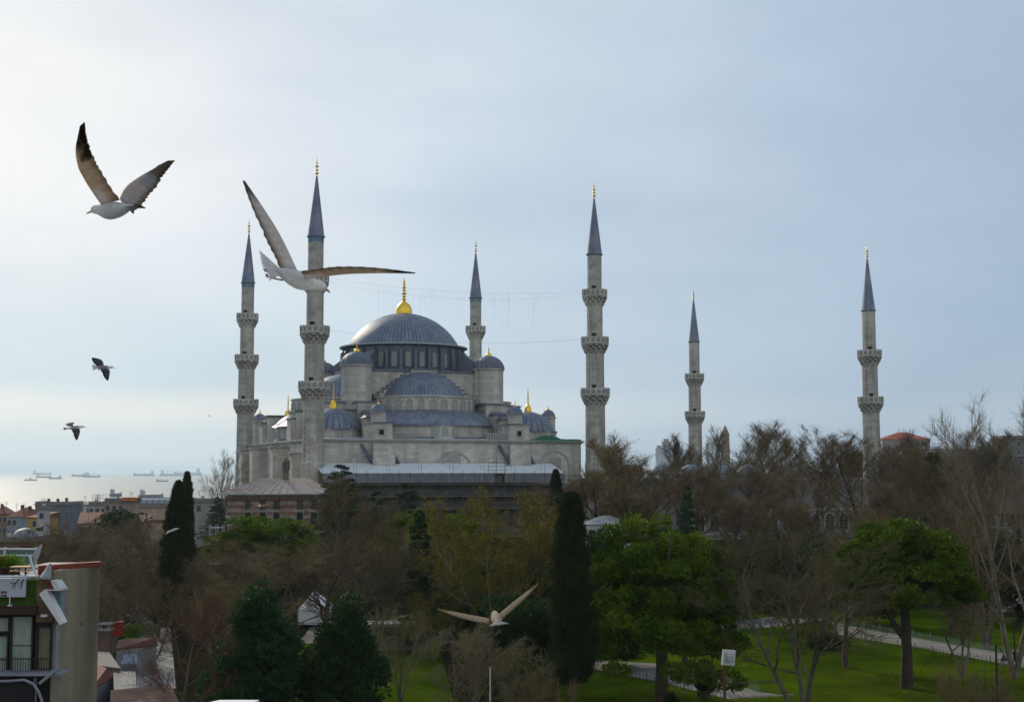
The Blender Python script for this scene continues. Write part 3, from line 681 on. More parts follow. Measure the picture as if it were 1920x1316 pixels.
# ---------------------------------------------------------------- town houses towards the sea
M['rooftile'] = mat('red_roof_tile', (.16, .055, .04), .85, col2=(.22, .09, .06), scale=1.2, courses=(.5, .35, .03, .7))
M['flat'] = mat('flat_roof_screed', (.20, .19, .18), .9)
M['pane'] = mat('dark_window_glass', (.035, .045, .055), .25, spec=.5)
wn = MB(); wn.box(-.5, .5, -.06, .05, 0, 1.35, 0); wn.box(-.58, .58, -.03, .05, -.1, 1.43, 1); WIN_ME = wn.mesh('window', [M['pane'], mat('pale_window_frame', (.4, .4, .39), .7)])
def house(name, px0, px1, ytop, Y, wallc, roof, label, cat='house', deep=9, roofh=2.0, roofc=None, rot=0, win=(3, 2), ybase=None, chim=0, group='houses of the quarter towards the sea', over=.35):
    p = at((px0 + px1) / 2, ytop, Y); wd = (px1 - px0) * Y / F; zg = gz(p.x, Y) - 1.5; h = p.z - zg
    if roof != 'flat': h -= roofh
    t = thing(name, label, cat, (p.x, Y, zg), rot, group)
    wm = wallc if not isinstance(wallc, tuple) else mat('house_wall', wallc, .9, var=.12, scale=.4, streak=.15)
    mb = MB(); mb.box(-wd / 2, wd / 2, 0, deep, 0, h)
    w = part('wall', mb, wm, t)
    o = over; mb = MB(); rm = roofc or M['rooftile']
    a = [(-wd / 2 - o, -o), (wd / 2 + o, -o), (wd / 2 + o, deep + o), (-wd / 2 - o, deep + o)]
    if roof == 'flat':
        mb.prism(a, h, h + .25); mb.box(-wd / 2, wd / 2, 0, .15, h + .25, h + .9); mb.box(-wd / 2, -wd / 2 + .15, .15, deep, h + .25, h + .9); mb.box(wd / 2 - .15, wd / 2, .15, deep, h + .25, h + .9)
        rm = roofc or M['flat']
    elif roof == 'hip':
        k = min(wd / 2, deep / 2) * .9; mb.prism(a, h, h + roofh, top=[(-wd / 2 + k, deep / 2 - .1), (wd / 2 - k, deep / 2 - .1), (wd / 2 - k, deep / 2 + .1), (-wd / 2 + k, deep / 2 + .1)])
    elif roof == 'gable':
        mb.wallp([(-wd / 2 - o, h), (wd / 2 + o, h), (0, h + roofh)], -o, deep + o)
    elif roof == 'shed':
        mb.prism(a, h, h + .15, top=a); mb.add([(a[0][0], a[0][1], h + .15), (a[1][0], a[1][1], h + .15), (a[2][0], a[2][1], h + roofh), (a[3][0], a[3][1], h + roofh)], [(0, 1, 2, 3)])
        mb.add([(a[0][0], a[0][1], h + .15), (a[3][0], a[3][1], h + .15), (a[3][0], a[3][1], h + roofh)], [(0, 1, 2)]); mb.add([(a[1][0], a[1][1], h + .15), (a[2][0], a[2][1], h + roofh), (a[2][0], a[2][1], h + .15)], [(0, 1, 2)])
    rf = part('roof', mb, rm, t)
    rr = random.Random(int(px0))
    for i in range(chim):
        x = wd * (-.35 + .7 * (i + .5) / chim) + rr.uniform(-.4, .4); mb = MB(); mb.box(x - .35, x + .35, deep * .4, deep * .4 + .5, h, h + roofh + .2 + rr.random() * .5); mb.box(x - .42, x + .42, deep * .4 - .07, deep * .4 + .57, h + roofh * .5, h + roofh * .5 + .1); part('chimney', mb, mat('chimney_brick', (.12, .07, .06), .9), rf)
    for i in range(2 if win[0] else 0):                                  # aerials and dishes on the roofs
        x = rr.uniform(-.4, .4) * wd; y = deep * rr.uniform(.2, .6); zz = h + (.2 if roof == 'flat' else roofh * .4); mb = MB(); mb.tube([(x, y, zz), (x, y, zz + 2.4)], .04, 4)
        for q in (1.6, 1.95, 2.3): mb.tube([(x - .5, y, zz + q), (x + .5, y, zz + q)], .025, 3)
        part('aerial', mb, M['lead_dark'], rf)
    if win[0] and roof == 'flat':
        x = rr.uniform(-.3, .3) * wd; mb = MB(); mb.M = Matrix.Translation((x, deep * .3, h + 1.0)) @ Matrix.Rotation(R(60), 4, 'X'); mb.lathe([(.02, 0), (.3, .05), (.48, .16), (.48, .18), (.02, .04)], 12); mb.M = None; mb.tube([(x, deep * .3, h + .2), (x, deep * .3, h + 1.0)], .04, 4); part('satellite_dish', mb, M['trim'], rf)
    nx, nz = win
    for i in range(nx):
        for k in range(nz):
            if rr.random() < .28: continue
            add_ob('window', WIN_ME, w, (-wd / 2 + wd * (i + .5) / nx, -.02, h - 2.2 - k * 2.9))
    return t, wd, h
house('town_house', -14, 14, 949, 360, (.26, .13, .08), 'hip', 'orange brown house with dark red hipped roof at the picture edge', rot=R(8), chim=1)
house('town_house', 12, 54, 951, 345, (.25, .28, .32), 'hip', 'blue grey house with teal window bay under a red roof', rot=R(-12), win=(4, 2), chim=2, roofh=2.4)
house('town_house', 51, 71, 961, 330, (.42, .28, .08), 'shed', 'small mustard yellow house beside the blue grey one', rot=R(-14), roofh=1.2, win=(2, 2))
house('town_house', 70, 81, 955, 322, (.42, .42, .42), 'flat', 'narrow pale grey tower house with tall windows', win=(2, 2), deep=5)
house('metal_clad_building', 66, 136, 946, 372, mat('grey_metal_cladding', (.13, .145, .17), .6, var=.15, scale=.6, metal=.2, streak=.25), 'flat', 'wide windowless grey metal clad building with twin vents on top', 'building', win=(0, 0), chim=3, roofh=1.2)
house('town_house', 128, 180, 941, 395, (.46, .47, .46), 'shed', 'long white upper storey with a thin sloping roof line', roofh=.9, win=(6, 1), roofc=M['flat'])
house('town_house', 150, 212, 962, 330, (.30, .28, .25), 'shed', 'low grey house with red edged sloping lean-to roof', roofh=2.6, win=(5, 2), rot=R(14), roofc=M['rooftile'])
house('town_house', 166, 200, 947, 350, (.38, .38, .37), 'flat', 'pale flat roofed block with white bands below the antenna mast', win=(3, 2))
t, wd, h = house('terrace_house', 196, 258, 941, 342, (.30, .24, .19), 'flat', 'terraced house with orange awning fascia and roof railings', win=(5, 2))
mb = MB(); mb.box(wd * .05, wd / 2, -1.2, 3, h + .3, h + 1.2); part('awning', mb, mat('orange_awning', (.42, .16, .05), .8), t)
mb = MB()
for i in range(9): x = -wd / 2 - 3 + i * (wd / 2 + 3) / 8; mb.tube([(x, -.3, h), (x, -.3, h + 1.9)], .04, 4)
for z in (1.0, 1.9): mb.tube([(-wd / 2 - 3, -.3, h + z), (0, -.3, h + z)], .04, 4)
part('railing', mb, M['steel'], t)
mb = MB(); p = at(183, 940, 346); mb.tube([(0, 0, 0), (0, 0, 2.4)], .14, 6, cap=True); mb.box(-.3, .3, -.2, .2, -.3, 0)
solo('antenna_mast', mb, M['lead_dark'], 'dark upright antenna mast on the flat roof by the sea', 'mast', (p.x, 346, p.z - .6))
t, wd, h = house('beige_building', 262, 338, 951, 318, (.40, .31, .23), 'flat', 'beige building carrying a glazed rooftop pavilion beside the cypresses', 'building', win=(3, 1), deep=10)
mb = MB(); mb.box(-wd / 2 - .1, wd / 2 + .1, -.1, .2, h - 3.6, h - 2.9); part('red_band', mb, M['rooftile'], t)
pvm = MB(); hp = at(300, 934, 318).z - (t.location.z + h)
for i in range(8):
    x = -wd / 2 + wd * i / 7; pvm.tube([(x, 1, h), (x, 1, h + hp - .5), (x, 2.2, h + hp), (x, 8, h + hp)], .10, 4)
for z, y in ((h + hp - .5, 1), (h + hp, 2.2), (h + hp, 8), (h + .9, 1)): pvm.tube([(-wd / 2, y, z), (wd / 2, y, z)], .09, 4)
gp = part('pavilion_frame', pvm, M['lead_dark'], t)
mb = MB(); mb.box(-wd / 2, wd / 2, 1.05, 1.1, h + .3, h + hp - .5); mb.add([(-wd / 2, 1.05, h + hp - .48), (wd / 2, 1.05, h + hp - .48), (wd / 2, 2.2, h + hp + .02), (-wd / 2, 2.2, h + hp + .02)], [(0, 1, 2, 3)])
part('glazing', mb, mat('hazy_glazing', (.45, .5, .53), .2, var=.1, spec=.5), t)
house('low_terrace', 352, 436, 941, 312, (.30, .29, .28), 'flat', 'long low flat roofed terrace between the cypresses and the pavilion', 'building', win=(6, 1), deep=8)
house('town_house', 186, 262, 968, 300, (.33, .30, .27), 'shed', 'pale house front with red tiled lean-to behind the bare trees', roofh=1.6, win=(6, 1))
house('town_house', -30, 62, 1016, 235, (.13, .07, .05), 'flat', 'dark brick building under the big metal dome', win=(4, 1), deep=14)
p = at(36, 1013, 238)
mb = MB().lathe([(2.6, 0)] + cap_profile(2.55, 1.95, .15, 8), 48, mod=lambda i, j: 1 + (.012 if i % 4 == 0 else 0))
solo('metal_dome', mb, M['panel'], 'ribbed shiny metal dome roof on the dark brick building', 'dome', (p.x, 241, p.z))
# white scaffold tower beside the cypresses
mb = MB(); p = at(404, 1024, 205); wdt = 1.0
for x in (-wdt, 0, wdt):
    for y in (0, 1.2): mb.tube([(x, y, 0), (x, y, 5.2)], .04, 4)
for z in (.3, 1.8, 3.3, 4.8):
    for y in (0, 1.2): mb.tube([(-wdt, y, z), (wdt, y, z)], .04, 4)
mb.box(-wdt, wdt, 0, 1.2, 3.3, 3.36)
zz = gz(p.x, 205); s = solo('scaffold_tower', mb, mat('white_tube', (.5, .52, .54), .5), 'small white scaffold tower between the cypresses and the striped pavilion', 'scaffold', (p.x, 205, zz)); s.scale = (1, 1, (at(404, 983, 205).z - zz) / 5.2)
# right skyline
t, wd, h = house('apartment_block', 1655, 1742, 809, 430, (.30, .29, .27), 'hip', 'grey apartment block with red hipped roof beyond the right minaret', 'building', deep=14, roofh=2.4, win=(6, 3), roofc=mat('bright_red_tile', (.34, .09, .06), .85), group='buildings on the right skyline', rot=R(-6))
house('long_building', 1585, 1925, 856, 390, (.16, .13, .12), 'flat', 'long low dark brick building under the apartment block', 'building', deep=8, win=(16, 1), group='buildings on the right skyline')
house('pale_hall', 1735, 1900, 836, 425, (.36, .36, .37), 'shed', 'low pale grey hall with shallow roof right of the apartment block', 'building', deep=10, roofh=1.0, win=(8, 1), roofc=M['lead_pale'], group='buildings on the right skyline')
house('dark_block', 1880, 1960, 822, 400, (.17, .17, .15), 'flat', 'dark block half hidden by the big plane tree at the right edge', 'building', win=(4, 2), group='buildings on the right skyline')
mb = MB(); p = at(1703, 856, 393); mb.box(-2, 2, 0, 2.5, 0, 2.0); mb.box(-2.2, 2.2, -.2, 2.7, 2.0, 2.2); mb.box(-1.2, -.2, -.03, .02, .4, 1.5, 1); solo('roof_hut', mb, [mat('yellow_paint', (.5, .30, .03), .8), M['pane']], 'small bright yellow hut on the long building roof among the twigs', 'hut', p)
house('white_kiosk_house', 1100, 1182, 967, 196, (.52, .51, .50), 'hip', 'white house with pale hipped roof between the cypress and the big pine', 'house', deep=7, roofh=1.2, roofc=M['lead_pale'], win=(4, 1), group='park buildings')
house('white_cabin', 1800, 1850, 1012, 185, (.5, .5, .52), 'flat', 'small white cabin behind the right stone pine', 'cabin', deep=4, win=(2, 1), group='park buildings')
mb = MB(); p = at(1900, 990, 200)
mb.box(-9, 14, 0, .5, -7, 0); mb.box(-9.2, 14.2, -.15, .65, 0, .25)
for x in (-6, -1, 4, 9): mb.lathe([(.05, .95), (.28, .8), (.4, .55), (.3, .32), (.2, .25)], 10, (x, .25))
solo('terrace_wall', mb, [M['court']], 'low terrace wall topped with stone balls at the right edge', 'wall', (p.x, 200, p.z))
# far hazy towers across the water
p = at(1250, 846, 7000); tw = thing('tower_cluster', 'faint hazy blue high-rise cluster far behind the small minaret', 'tower blocks', (p.x, 7000, -38))
for dx, w_, h_ in ((-38, 34, 175), (0, 40, 210), (34, 28, 160), (56, 30, 185)):
    mb = MB(); mb.box(dx - w_ / 2, dx + w_ / 2, 0, 40, 0, h_); mb.box(dx - w_ / 3, dx + w_ / 3, 8, 30, h_, h_ + 14); part('tower', mb, M['court'], tw)

# ---------------------------------------------------------------- ships at anchor
M['hull'] = mat('ship_hull', (.05, .06, .085), .6, var=.2, scale=.05); M['deckh'] = mat('ship_house', (.34, .34, .35), .6, var=.1)
def ship(px, yb, L, yaw, label, kind):
    z = -38; w = on_ground(px, yb, z)
    t = thing('cargo_ship', label, 'ship', w, yaw, 'ships anchored on the sea')
    B = L * .15; H = L * .105
    rings = []
    for q, bw, sh in ((-.5, .75, 0), (-.45, .95, 0), (.3, 1, 0), (.42, .7, .25), (.5, .06, .55)):
        x = q * L; b = B * bw / 2; rings.append([(x, -b * .8, -2), (x, b * .8, -2), (x, b, H * (1 + sh)), (x, -b, H * (1 + sh))])
    part('hull', MB().loft(rings), M['hull'], t)
    mb = MB(); x = -.38 * L if kind != 'mid' else 0
    mb.box(x - L * .05, x + L * .05, -B * .42, B * .42, H, H + L * .12); mb.box(x - L * .035, x + L * .035, -B * .5, B * .5, H + L * .12, H + L * .15); mb.tube([(x, 0, H + L * .15), (x, 0, H + L * .24)], L * .005, 5); mb.box(x - L * .07, x - L * .05, -B * .12, B * .12, H, H + L * .17)
    part('deckhouse', mb, M['deckh'], t)
    if kind in ('crane', 'mid'):
        for q in (-.18, 0, .18, .34):
            mb = MB(); mb.tube([(q * L, 0, H), (q * L, 0, H + L * .15)], L * .008, 5); mb.tube([(q * L, 0, H + L * .14), (q * L + L * .08, 0, H + L * .08)], L * .005, 4); part('deck_crane', mb, M['hull'], t)
    else:
        mb = MB(); mb.box(-.28 * L, .38 * L, -B * .3, B * .3, H, H + L * .012); mb.tube([(.42 * L, 0, H), (.42 * L, 0, H + L * .07)], L * .004, 5); part('hatch', mb, M['hull'], t)
for a in ((57, 901, 68, R(10), 'blocky ferry shaped ship lying nearest the left edge of the sea', 'mid'), (82, 895.5, 125, R(5), 'low long freighter left of the smaller coaster', 'tank'), (103, 898, 95, R(172), 'small coaster touching the end of the low freighter', 'tank'),
          (79, 890.2, 260, R(8), 'faintest pale ship on the horizon above the low freighter', 'tank'), (151, 893.5, 180, R(176), 'tanker overlapped by a cargo ship with cranes', 'tank'), (171, 895, 150, R(4), 'cargo ship with four deck cranes in front of a tanker', 'crane'),
          (270, 892.4, 230, R(182), 'lone pale tanker on the horizon above the near tug', 'tank'), (304, 903, 62, R(5), 'small dark ship with tall masts left of the cypress tips', 'crane'), (322, 892.5, 260, R(3), 'far pale ship just left of the cypress tips', 'crane'), (352, 891.6, 330, R(178), 'long faint ship passing behind the cypress tips', 'tank'),
          (218, 931, 62, R(86), 'near ship seen end on above the terraced house', 'tank'), (284, 934, 66, R(60), 'near ship turned three quarters above the glazed pavilion', 'tank')):
    ship(*a)
# ---------------------------------------------------------------- trees
def bark(name, c, c2): return mat(name, c, .9, col2=c2, scale=1.4, rnd=.38)
M['bark_grey'] = bark('grey_bark', (.085, .07, .054), (.19, .16, .12)); M['bark_brown'] = bark('brown_bark', (.055, .042, .032), (.10, .078, .06))
M['twig_brown'] = bark('brown_twigs', (.10, .070, .030), (.17, .120, .056)); M['twig_grey'] = bark('grey_twigs', (.105, .082, .042), (.18, .142, .078))
M['twig_red'] = bark('reddish_twigs', (.10, .045, .026), (.14, .07, .042)); M['twig_olive'] = bark('olive_twigs', (.10, .085, .032), (.165, .14, .055))
def leafm(name, c, c2, tr=.25, sc_=.5, patch=None): return mat(name, c, .7, col2=c2, scale=sc_, patch=patch, rnd=.12, transl=tr, spec=.15, det=4)
M['pine_leaf'] = leafm('pine_needles', (.020, .064, .003), (.14, .20, .008), .12, patch=((.10, .085, .014), .55, .58, .72, .55)); M['cyp_leaf'] = leafm('cypress_foliage', (.010, .024, .009), (.040, .055, .016), .15, patch=((.060, .042, .014), .6, .56, .7, .6))
M['cedar_leaf'] = leafm('cedar_needles', (.012, .042, .014), (.032, .080, .022)); M['dark_leaf'] = leafm('dark_evergreen_leaf', (.010, .030, .007), (.026, .060, .012), .2)
M['bud_leaf'] = leafm('yellow_green_buds', (.095, .082, .008), (.18, .15, .012), .35); M['dry_leaf'] = leafm('dry_brown_leaf', (.10, .05, .02), (.17, .09, .035), .3)
M['hedge_leaf'] = leafm('lime_hedge_leaf', (.10, .20, .01), (.17, .28, .02), .3)

class TB:           # fast builder for foliage: plain arrays of rhombic leaves and thin twigs
    def __init__(s): s.V = []; s.Q = []; s.n = 0
    def quads(s, V4):
        k = len(V4); s.V.append(V4.reshape(-1, 3)); s.Q.append(np.arange(k * 4).reshape(k, 4) + s.n); s.n += k * 4
    def leaves(s, C, D, Ln, Wd, rng):
        D = D / (np.linalg.norm(D, axis=1, keepdims=True) + 1e-9); S = np.cross(D, rng.normal(size=D.shape)); S /= (np.linalg.norm(S, axis=1, keepdims=True) + 1e-9)
        Ln = np.asarray(Ln).reshape(-1, 1); Wd = np.asarray(Wd).reshape(-1, 1); mid = C + D * Ln * .5
        s.quads(np.stack([C, mid + S * Wd * .5, C + D * Ln, mid - S * Wd * .5], 1))
    def tubes(s, segs):    # segs: list of (p, q, r0, r1), three-sided
        P = np.array([a[0] for a in segs]); Q = np.array([a[1] for a in segs]); r0 = np.array([a[2] for a in segs])[:, None]; r1 = np.array([a[3] for a in segs])[:, None]
        D = Q - P; D /= (np.linalg.norm(D, axis=1, keepdims=True) + 1e-9)
        h = np.where(np.abs(D[:, 2:3]) < .9, np.array([[0, 0, 1.]]), np.array([[1., 0, 0]])); U = np.cross(D, h); U /= np.linalg.norm(U, axis=1, keepdims=True); Wv = np.cross(D, U)
        off = [U * math.cos(a) + Wv * math.sin(a) for a in (0, 2.094, 4.189)]
        for k in range(3):
            a, b = off[k], off[(k + 1) % 3]; s.quads(np.stack([P + a * r0, P + b * r0, Q + b * r1, Q + a * r1], 1))
    def mesh(s, name, m):
        V = np.concatenate(s.V); Q = np.concatenate(s.Q); me = bpy.data.meshes.new(name)
        me.vertices.add(len(V)); me.vertices.foreach_set('co', V.astype(np.float32).ravel())
        me.loops.add(len(Q) * 4); me.loops.foreach_set('vertex_index', Q.astype(np.int32).ravel())
        me.polygons.add(len(Q)); me.polygons.foreach_set('loop_start', np.arange(0, len(Q) * 4, 4, dtype=np.int32))
        me.update(calc_edges=True); me.materials.append(m); return me
def unit(v): return v / (np.linalg.norm(v) + 1e-9)
def bare(seed, ntw=4200, tw=.0085, H=16., first=.22, lead=1.0, r0=.26, kids=(9, 6, 5, 5), spread=(.95, .75, .65, .6, .6), lens=(.50, .42, .42, .42, .45), up=(.05, .16, .12, .08, .05), wob=.10, stems=1, rmin=.015):
    g = np.random.default_rng(seed); tmb = MB(); segs = []; tips = []
    stack = []
    for k in range(stems):
        d = np.array([0, 0, 1.]) if stems == 1 else unit(np.array([math.cos(k * 2.4 + seed) * .28, math.sin(k * 2.4 + seed) * .28, 1.]))
        stack.append((np.array([d[0] * .3, d[1] * .3, 0.]), d, H * lead * .93, r0, 0))
    while stack:
        p, d, Ln, r, lv = stack.pop()
        ns = (7, 5, 4, 3, 3, 2)[lv]; pts = [p]; rad = [r]; dirs = [d]; e = .22 if lv < 2 else .45
        for i in range(ns):
            d = unit(d + g.normal(size=3) * wob * (1 if lv else .5) + np.array([0, 0, up[min(lv, 4)]]))
            p = p + d * Ln / ns; pts.append(p); dirs.append(d); rad.append(max(rmin * .7, r * (1 - (1 - e) * (i + 1) / ns)))
        if lv <= 1: tmb.tube([tuple(q) for q in pts], [float(q) for q in rad], 8 if lv == 0 else 5)
        else: segs += [(pts[i], pts[i + 1], rad[i], rad[i + 1]) for i in range(ns)]
        if lv >= 3: tips.append((pts[-1], dirs[-1]))
        if lv >= len(kids): continue
        n = kids[lv]
        for k in range(n):
            lo = first if lv == 0 else .25
            t = lo + (1 - lo) * (k + g.uniform(.1, .9)) / n; q = t * ns; i = min(ns - 1, int(q)); b = pts[i] + (pts[i + 1] - pts[i]) * (q - i); dd = dirs[i + 1]
            ax = unit(np.cross(dd, g.normal(size=3))); s_ = spread[lv] * g.uniform(.6, 1.15) * (1.0 if lv else (1.15 - .55 * t))
            nd = unit(dd * math.cos(s_) + ax * math.sin(s_)); rr_ = rad[i] * (1 - (q - i)) + rad[i + 1] * (q - i)
            ln = (H if lv == 0 else Ln) * lens[lv] * g.uniform(.75, 1.15) * ((1.15 - .62 * t) if lv == 0 else (1.1 - .4 * t))
            stack.append((b, nd, ln, max(rmin, rr_ * g.uniform(.48, .68)), lv + 1))
    # fine twigs, grown from all the thin branches at once
    A = np.array([q[0] for q in segs]); B = np.array([q[1] for q in segs]); L_ = np.linalg.norm(B - A, axis=1); pick = g.choice(len(segs), ntw, p=L_ / L_.sum())
    D0 = (B - A)[pick] / L_[pick, None]; u = g.uniform(0, 1, (ntw, 1)); P = A[pick] * (1 - u) + B[pick] * u; q = g.normal(size=(ntw, 3)); D1 = D0 * .85 + q * .33 + np.array([0, 0, up[3] * 1.6]); D1 /= np.linalg.norm(D1, axis=1, keepdims=True)
    ln = g.uniform(.4, 1.0, (ntw, 1)) * H * .085; D2 = D1 + g.normal(size=(ntw, 3)) * .25; D2 /= np.linalg.norm(D2, axis=1, keepdims=True); Mq = P + D1 * ln * .55; E = Mq + D2 * ln * .45
    k = tw * H / 20; segs += [(P[i], Mq[i], k, k * .8) for i in range(ntw)] + [(Mq[i], E[i], k * .8, k * .4) for i in range(ntw)]
    tips = [(E[i], D2[i]) for i in range(0, ntw, 2)]
    tb = TB(); tb.tubes(segs)
    return tmb, tb, tips, g
def bare_proto(key, tm, cm, buds=None, nb=3, bl=.16, **k):
    tmb, tb, tips, g = bare(**k); tr = tmb.mesh('trunk', tm)
    if buds:
        C = np.repeat(np.array([t[0] for t in tips]), nb, 0) + g.normal(size=(len(tips) * nb, 3)) * .22; D = g.normal(size=C.shape) + np.array([0, 0, .3])
        lb = TB(); lb.leaves(C, D, g.uniform(.6, 1.3, len(C)) * bl, g.uniform(.5, .8, len(C)) * bl, g)
        PROTO[key] = (tr, tb.mesh('crown', cm), lb.mesh('foliage', buds))
    else: PROTO[key] = (tr, tb.mesh('crown', cm))
PROTO = {}
bare_proto('plane_a', M['bark_grey'], M['twig_grey'], seed=1, H=20, up=(.02, .30, .26, .20, .12), spread=(.8, .6, .55, .55, .55), kids=(12, 9, 7, 4), r0=.30)
bare_proto('plane_b', M['bark_grey'], M['twig_brown'], seed=2, H=20, up=(.02, .27, .22, .18, .10), spread=(.9, .65, .6, .55, .55), kids=(10, 8, 7, 4), stems=2, r0=.22)
bare_proto('poplar', M['bark_brown'], M['twig_brown'], seed=3, H=20, first=.12, up=(.0, .36, .22, .16, .10), spread=(.75, .5, .5, .5, .5), kids=(15, 8, 6, 4), r0=.25)
bare_proto('broom', M['bark_brown'], M['twig_brown'], seed=4, H=12, first=.18, up=(.0, .14, .12, .08, .05), kids=(13, 9, 7, 4), r0=.20, rmin=.011)
bare_proto('wide', M['bark_grey'], M['twig_grey'], seed=5, H=14, first=.28, up=(.0, .07, .06, .04, .02), spread=(1.15, .8, .7, .65, .6), lens=(.58, .46, .44, .42, .45), kids=(10, 8, 7, 5), stems=3, r0=.20, wob=.14)
bare_proto('wide_olive', M['bark_grey'], M['twig_olive'], seed=15, H=14, first=.28, up=(.0, .07, .06, .04, .02), spread=(1.15, .8, .7, .65, .6), lens=(.58, .46, .44, .42, .45), kids=(11, 8, 6, 5), stems=3, r0=.20, wob=.14, ntw=4500)
bare_proto('red', M['bark_brown'], M['twig_red'], buds=M['dry_leaf'], nb=1, bl=.10, seed=6, H=10, first=.12, up=(.0, .04, .06, .04, .02), spread=(1.25, .75, .65, .6, .55), lens=(.42, .42, .42, .42, .45), kids=(16, 8, 6, 5), r0=.16, rmin=.008)
bare_proto('budding', M['bark_grey'], M['twig_olive'], buds=M['bud_leaf'], nb=5, bl=.26, seed=7, H=15, first=.25, up=(.0, .14, .10, .08, .05), spread=(.95, .7, .6, .55, .55), kids=(8, 7, 5, 5), stems=4, r0=.17)
bare_proto('olive_poplar', M['bark_brown'], M['twig_brown'], buds=M['bud_leaf'], nb=2, bl=.11, seed=8, H=20, first=.12, up=(.0, .28, .2, .14, .10), spread=(.85, .55, .5, .5, .5), kids=(13, 7, 5, 5), r0=.25)
bare_proto('thicket', M['bark_brown'], M['twig_brown'], seed=9, H=3, first=.05, up=(.0, .25, .2, .1, .1), spread=(.6, .5, .5, .5, .5), ntw=3500, kids=(8, 6, 4), stems=9, r0=.03, rmin=.006)
bare_proto('open_plane', M['bark_grey'], M['twig_grey'], seed=12, H=22, first=.2, up=(.02, .14, .12, .10, .06), spread=(.95, .7, .65, .6, .55), kids=(9, 6, 5, 4), r0=.34, wob=.12, stems=2, ntw=4000)

def clump_leaves(tb, centers, radii, per, ln, wd, g, flat=.75, upb=.35, under=.35):
    for c, r in zip(centers, radii):
        n = int(per * (r ** 2)); d = g.normal(size=(n, 3)); d /= np.linalg.norm(d, axis=1, keepdims=True)
        d[:, 2] = np.where(d[:, 2] < -.2, d[:, 2] * under, d[:, 2]); q = g.uniform(.62, 1.0, (n, 1))
        P = c + d * np.array([1, 1, flat]) * r * q
        tb.leaves(P, d + g.normal(size=(n, 3)) * .5 + np.array([0, 0, upb]), g.uniform(.7, 1.3, n) * ln, g.uniform(.7, 1.2, n) * wd, g)
def stone_pine(key, seed, H=13., Wd=10., cb=.5, deep=1.0, ncl=260, fork=True):
    g = np.random.default_rng(seed); tmb = MB(); zc = H * cb; Rr = Wd / 2
    top = H; pts = [(0, 0, 0), (.08, .02, H * .2), (.02, 0, H * .38), (.1, .1, zc + .5), (.3, 0, zc + (top - zc) * .5)]; tmb.tube(pts, [.46, .36, .33, .27, .15], 10)
    if fork: tmb.tube([(0, 0, H * .27), (-.8, .1, H * .36), (-1.6, .2, zc + .3), (-2.4, .3, zc + 1.5)], [.26, .22, .17, .1], 7)
    for k in range(11):
        a = k * 2.4; r = Rr * g.uniform(.55, .85); z = zc + (top - zc) * g.uniform(.25, .7); tmb.tube([(.1, .1, zc - .4 + k * .12), (r * .45 * math.cos(a), r * .45 * math.sin(a), zc + .6), (r * math.cos(a), r * math.sin(a), z)], [.16, .11, .05], 5)
    C = []; RR = []
    while len(C) < ncl:
        x, y = g.uniform(-1, 1, 2); q = math.hypot(x, y)
        if q > 1: continue
        prof = (1 - q ** 2.6) ** .55; z = zc + (top - zc) * ((1 - deep * .75) * .0 + g.uniform(.15 if q < .75 else .0, 1.0) ** .65 * prof * .96) + g.normal() * .12
        if deep > 1: z -= g.uniform(0, 1) * q * (deep - 1) * H * .33
        C.append((x * Rr * .9, y * Rr * .9, z - .6)); RR.append(g.uniform(.45, 1.3) * Wd / 10)
    tb = TB(); clump_leaves(tb, np.array(C), np.array(RR), 520, .28, .13, g, under=.2)
    PROTO[key] = (tmb.mesh('trunk', M['bark_brown']), tb.mesh('crown', M['pine_leaf']))
stone_pine('stone_pine', 21, cb=.52, ncl=140); stone_pine('round_pine', 22, cb=.42, deep=1.9, ncl=200, fork=False)
def cypress(key, seed, H=16., Wd=3.2, m='cyp_leaf', tips=3, foot=.05, taper=.75):
    g = np.random.default_rng(seed); tmb = MB(); tmb.tube([(0, 0, 0), (0, 0, H * .5), (0, 0, H * .93)], [.24, .16, .03], 8)
    tb = TB(); n = 26000; t = g.uniform(0, 1, n) ** .9; a = g.uniform(0, TAU, n); lob = 1 + .17 * np.sin(a * 3 + t * 7) + .10 * np.sin(a * 7 - t * 23) + .10 * np.sin(t * 57 + a * 2)
    prof = np.minimum(1, t / .12 + .35) ** .6 * np.clip(1 - t, 0, 1) ** (taper * .62) * (1 - .12 * t)
    r = Wd / 2 * prof * lob * np.where(g.uniform(0, 1, n) < .10, g.uniform(1.0, 1.2, n), g.uniform(.6, 1.0, n)); z = H * (foot + (1 - foot) * t)
    P = np.stack([r * np.cos(a), r * np.sin(a), z], 1); D = np.stack([np.cos(a) * .35, np.sin(a) * .35, np.full(n, 1.)], 1) + g.normal(size=(n, 3)) * .22
    tb.leaves(P, D, g.uniform(.25, .6, n), g.uniform(.06, .13, n), g); PROTO[key] = (tmb.mesh('trunk', M['bark_brown']), tb.mesh('crown', M[m]))
cypress('cypress', 31); cypress('fat_cypress', 32, Wd=4.4, taper=1.0); cypress('column_cypress', 33, H=15, Wd=3.4, foot=.14, taper=.45)
